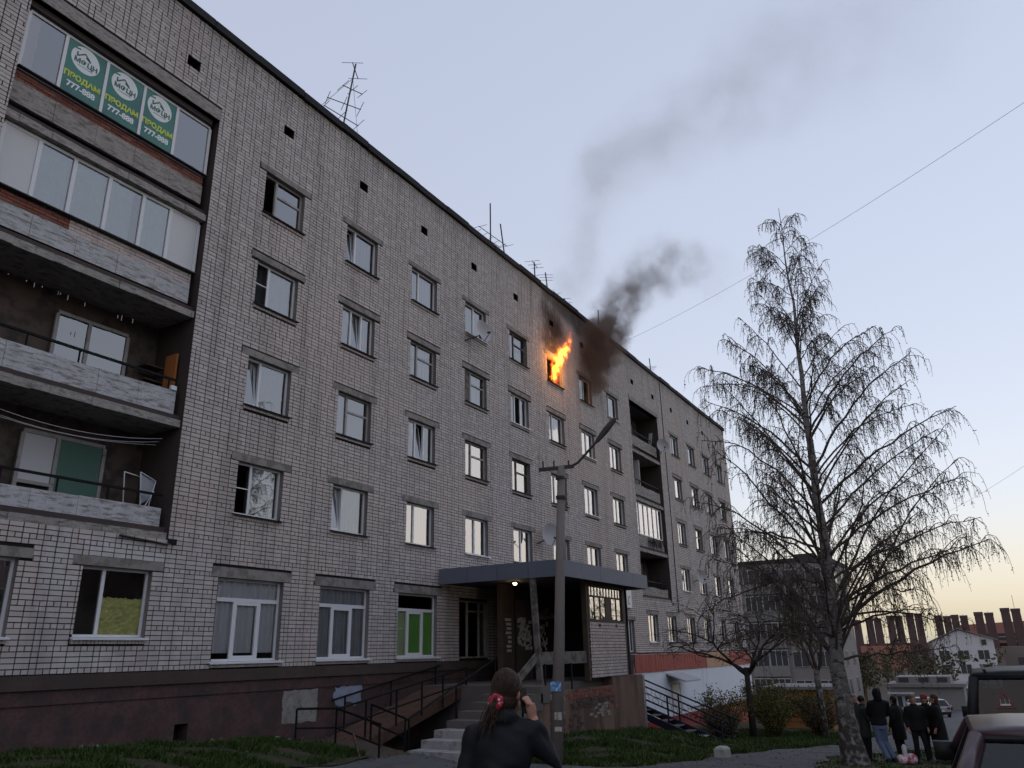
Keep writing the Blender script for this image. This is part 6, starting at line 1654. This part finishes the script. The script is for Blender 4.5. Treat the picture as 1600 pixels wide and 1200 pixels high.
# ------------------------------------------------------------------ fire and smoke
def puff_field(g, p, puffs):
    s = None
    for (c, r, w) in puffs:
        q = g.vec('SUBTRACT', p, c); q = g.vec('MULTIPLY', q, (1 / r[0], 1 / r[1], 1 / r[2])); d = g.vec('LENGTH', q)
        e = g.math('MULTIPLY', g.ramp(d, 0.15, 1.0, 1, 0), w)
        s = e if s is None else g.math('MAXIMUM', s, e)
    return s
def warp(g, p, scale, amt, detail=3):
    n = g.noise(p, scale, detail, .6, color=True); n = g.vec('SUBTRACT', n, (.5, .5, .5)); return g.vec('ADD', p, g.vec('SCALE', n, scale=amt))
def hull(name, puffs, pad, mat, parent=None):
    """closed skin round the puffs: one tube following them"""
    pts = [c for c, r, w in puffs]; rad = [max(r) * pad for c, r, w in puffs]
    a = Vector(pts[0]); b = Vector(pts[1]); pts = [tuple(a - (b - a).normalized() * rad[0])] + pts; rad = [rad[0] * .5] + rad
    a = Vector(pts[-1]); b = Vector(pts[-2]); pts = pts + [tuple(a + (a - b).normalized() * rad[-1])]; rad = rad + [rad[-1] * .5]
    m = MB(); m.tube(pts, rad, 10)
    return m.build(name, mat, parent)
def smoke_mat(name, puffs, dens, col, nscale, lo, hi, wscale, wamt):
    m, nt, b = new_mat(name); g = N(nt); nt.nodes.remove(b); out = nt.nodes['Material Output']
    p = g.pos(); q = warp(g, p, wscale, wamt); q = warp(g, q, wscale * 2.7, wamt * .45)
    s = puff_field(g, q, puffs)
    n = g.ramp(g.noise(q, nscale, 5, .62), lo, hi)
    pv = g.node('ShaderNodeVolumePrincipled'); pv.inputs['Color'].default_value = (*col, 1); pv.inputs['Anisotropy'].default_value = .2
    g.put(pv.inputs['Density'], g.math('MULTIPLY', g.math('MULTIPLY', s, n), dens))
    nt.links.new(pv.outputs[0], out.inputs['Volume'])
    try: m.cycles.volume_step_rate = 1.0
    except Exception: pass
    return m
dark_puffs = SMOKE1
faint_puffs = SMOKE2
M['smoke_dark'] = smoke_mat('dark_smoke', dark_puffs, 4.4, (.24, .19, .165), .95, .34, .72, .55, 1.5)
M['smoke_faint'] = smoke_mat('thin_smoke', faint_puffs, .16, (.38, .31, .275), .34, .27, .78, .26, 3.0)
sm1 = hull('smoke', dark_puffs, 1.55, 'smoke_dark'); tag(sm1, 'thick dark smoke pouring from the window right of the fire', 'smoke', kind='stuff')
sm2 = hull('smoke', faint_puffs, 1.5, 'smoke_faint'); tag(sm2, 'thin brownish smoke drifting over the roof into the sky', 'smoke', kind='stuff')

def fire_mat():
    m, nt, b = new_mat('flames'); g = N(nt); nt.nodes.remove(b); out = nt.nodes['Material Output']
    p = g.pos()
    st = g.scale(p, (1.0, 1.0, .55))
    n = g.noise(st, 5.5, 4, .65, color=True); q = g.vec('ADD', p, g.vec('MULTIPLY', g.vec('SUBTRACT', n, (.5, .5, .5)), (.75, .5, .95)))
    s = puff_field(g, q, FLAME)
    n2 = g.ramp(g.noise(st, 8, 5, .72), .34, .62)
    f = g.math('MULTIPLY', s, n2)
    hot = g.ramp(f, .18, .75)
    col = g.mix(hot, (1.0, .085, .006), (1.0, .50, .05))
    em = g.node('ShaderNodeEmission'); g.put(em.inputs['Color'], col)
    g.put(em.inputs['Strength'], g.math('MULTIPLY', g.math('POWER', g.ramp(f, .03, .80), 1.45), 2.0))
    nt.links.new(em.outputs[0], out.inputs['Volume'])
    return m
FLAME = [((29.98, 15.00, 11.95), (.34, .28, .45), 1.0), ((30.10, 14.95, 12.35), (.48, .30, .5), 1.0), ((30.30, 14.90, 12.80), (.62, .34, .55), 1.0), ((30.62, 14.85, 13.20), (.60, .34, .50), .95), ((31.0, 14.80, 13.60), (.46, .30, .50), .74), ((31.3, 14.78, 14.05), (.30, .24, .50), .56), ((31.45, 14.76, 14.5), (.18, .16, .45), .46)]
M['flames'] = fire_mat()
fl = hull('flames', FLAME, 1.35, 'flames'); tag(fl, 'bright orange flames shooting out of a top floor window', 'fire')
lf = bpy.data.lights.new('fire_glow', 'POINT'); lf.energy = 18.0; lf.color = (1, .38, .08); lf.shadow_soft_size = .35
lo_ = bpy.data.objects.new('fire_glow', lf); link(lo_, fl); lo_.location = (30.3, 14.9, 12.6)

# ------------------------------------------------------------------ last year's leaves and scraps on the ground
n_ = 5200; q = np.random.default_rng(5); P_ = []
while len(P_) < n_:
    x = 5 + 28 * q.random(); y = q.uniform(-1, 15)
    if x < 15 and y < 11.8 or (x > 20.3 and y > 11 and x < 28.4): continue
    P_.append((x, y))
P_ = np.array(P_); C_ = np.stack([P_[:, 0], P_[:, 1], zg(P_[:, 0], P_[:, 1]) + .05], -1)
v, f = leaf_quads(C_, .07, .7); v[:, 2] = v[:, 2] * .25 + .75 * (zg(v[:, 0], v[:, 1]) + .05)
tag(mesh_obj('fallen_leaves', v, f, 'bush_brown'), 'dry brown leaves scattered over the grass and path', 'leaves', kind='stuff')
q = np.random.default_rng(8); C_ = np.stack([q.uniform(8, 26, 34), q.uniform(5.5, 15, 34), np.zeros(34)], -1); C_[:, 2] = zg(C_[:, 0], C_[:, 1]) + .07
v, f = leaf_quads(C_, .11, .8); v[:, 2] = v[:, 2] * .3 + .7 * (zg(v[:, 0], v[:, 1]) + .07)
tag(mesh_obj('litter', v, f, 'paper'), 'small pale paper scraps lying in the grass', 'litter', kind='stuff')
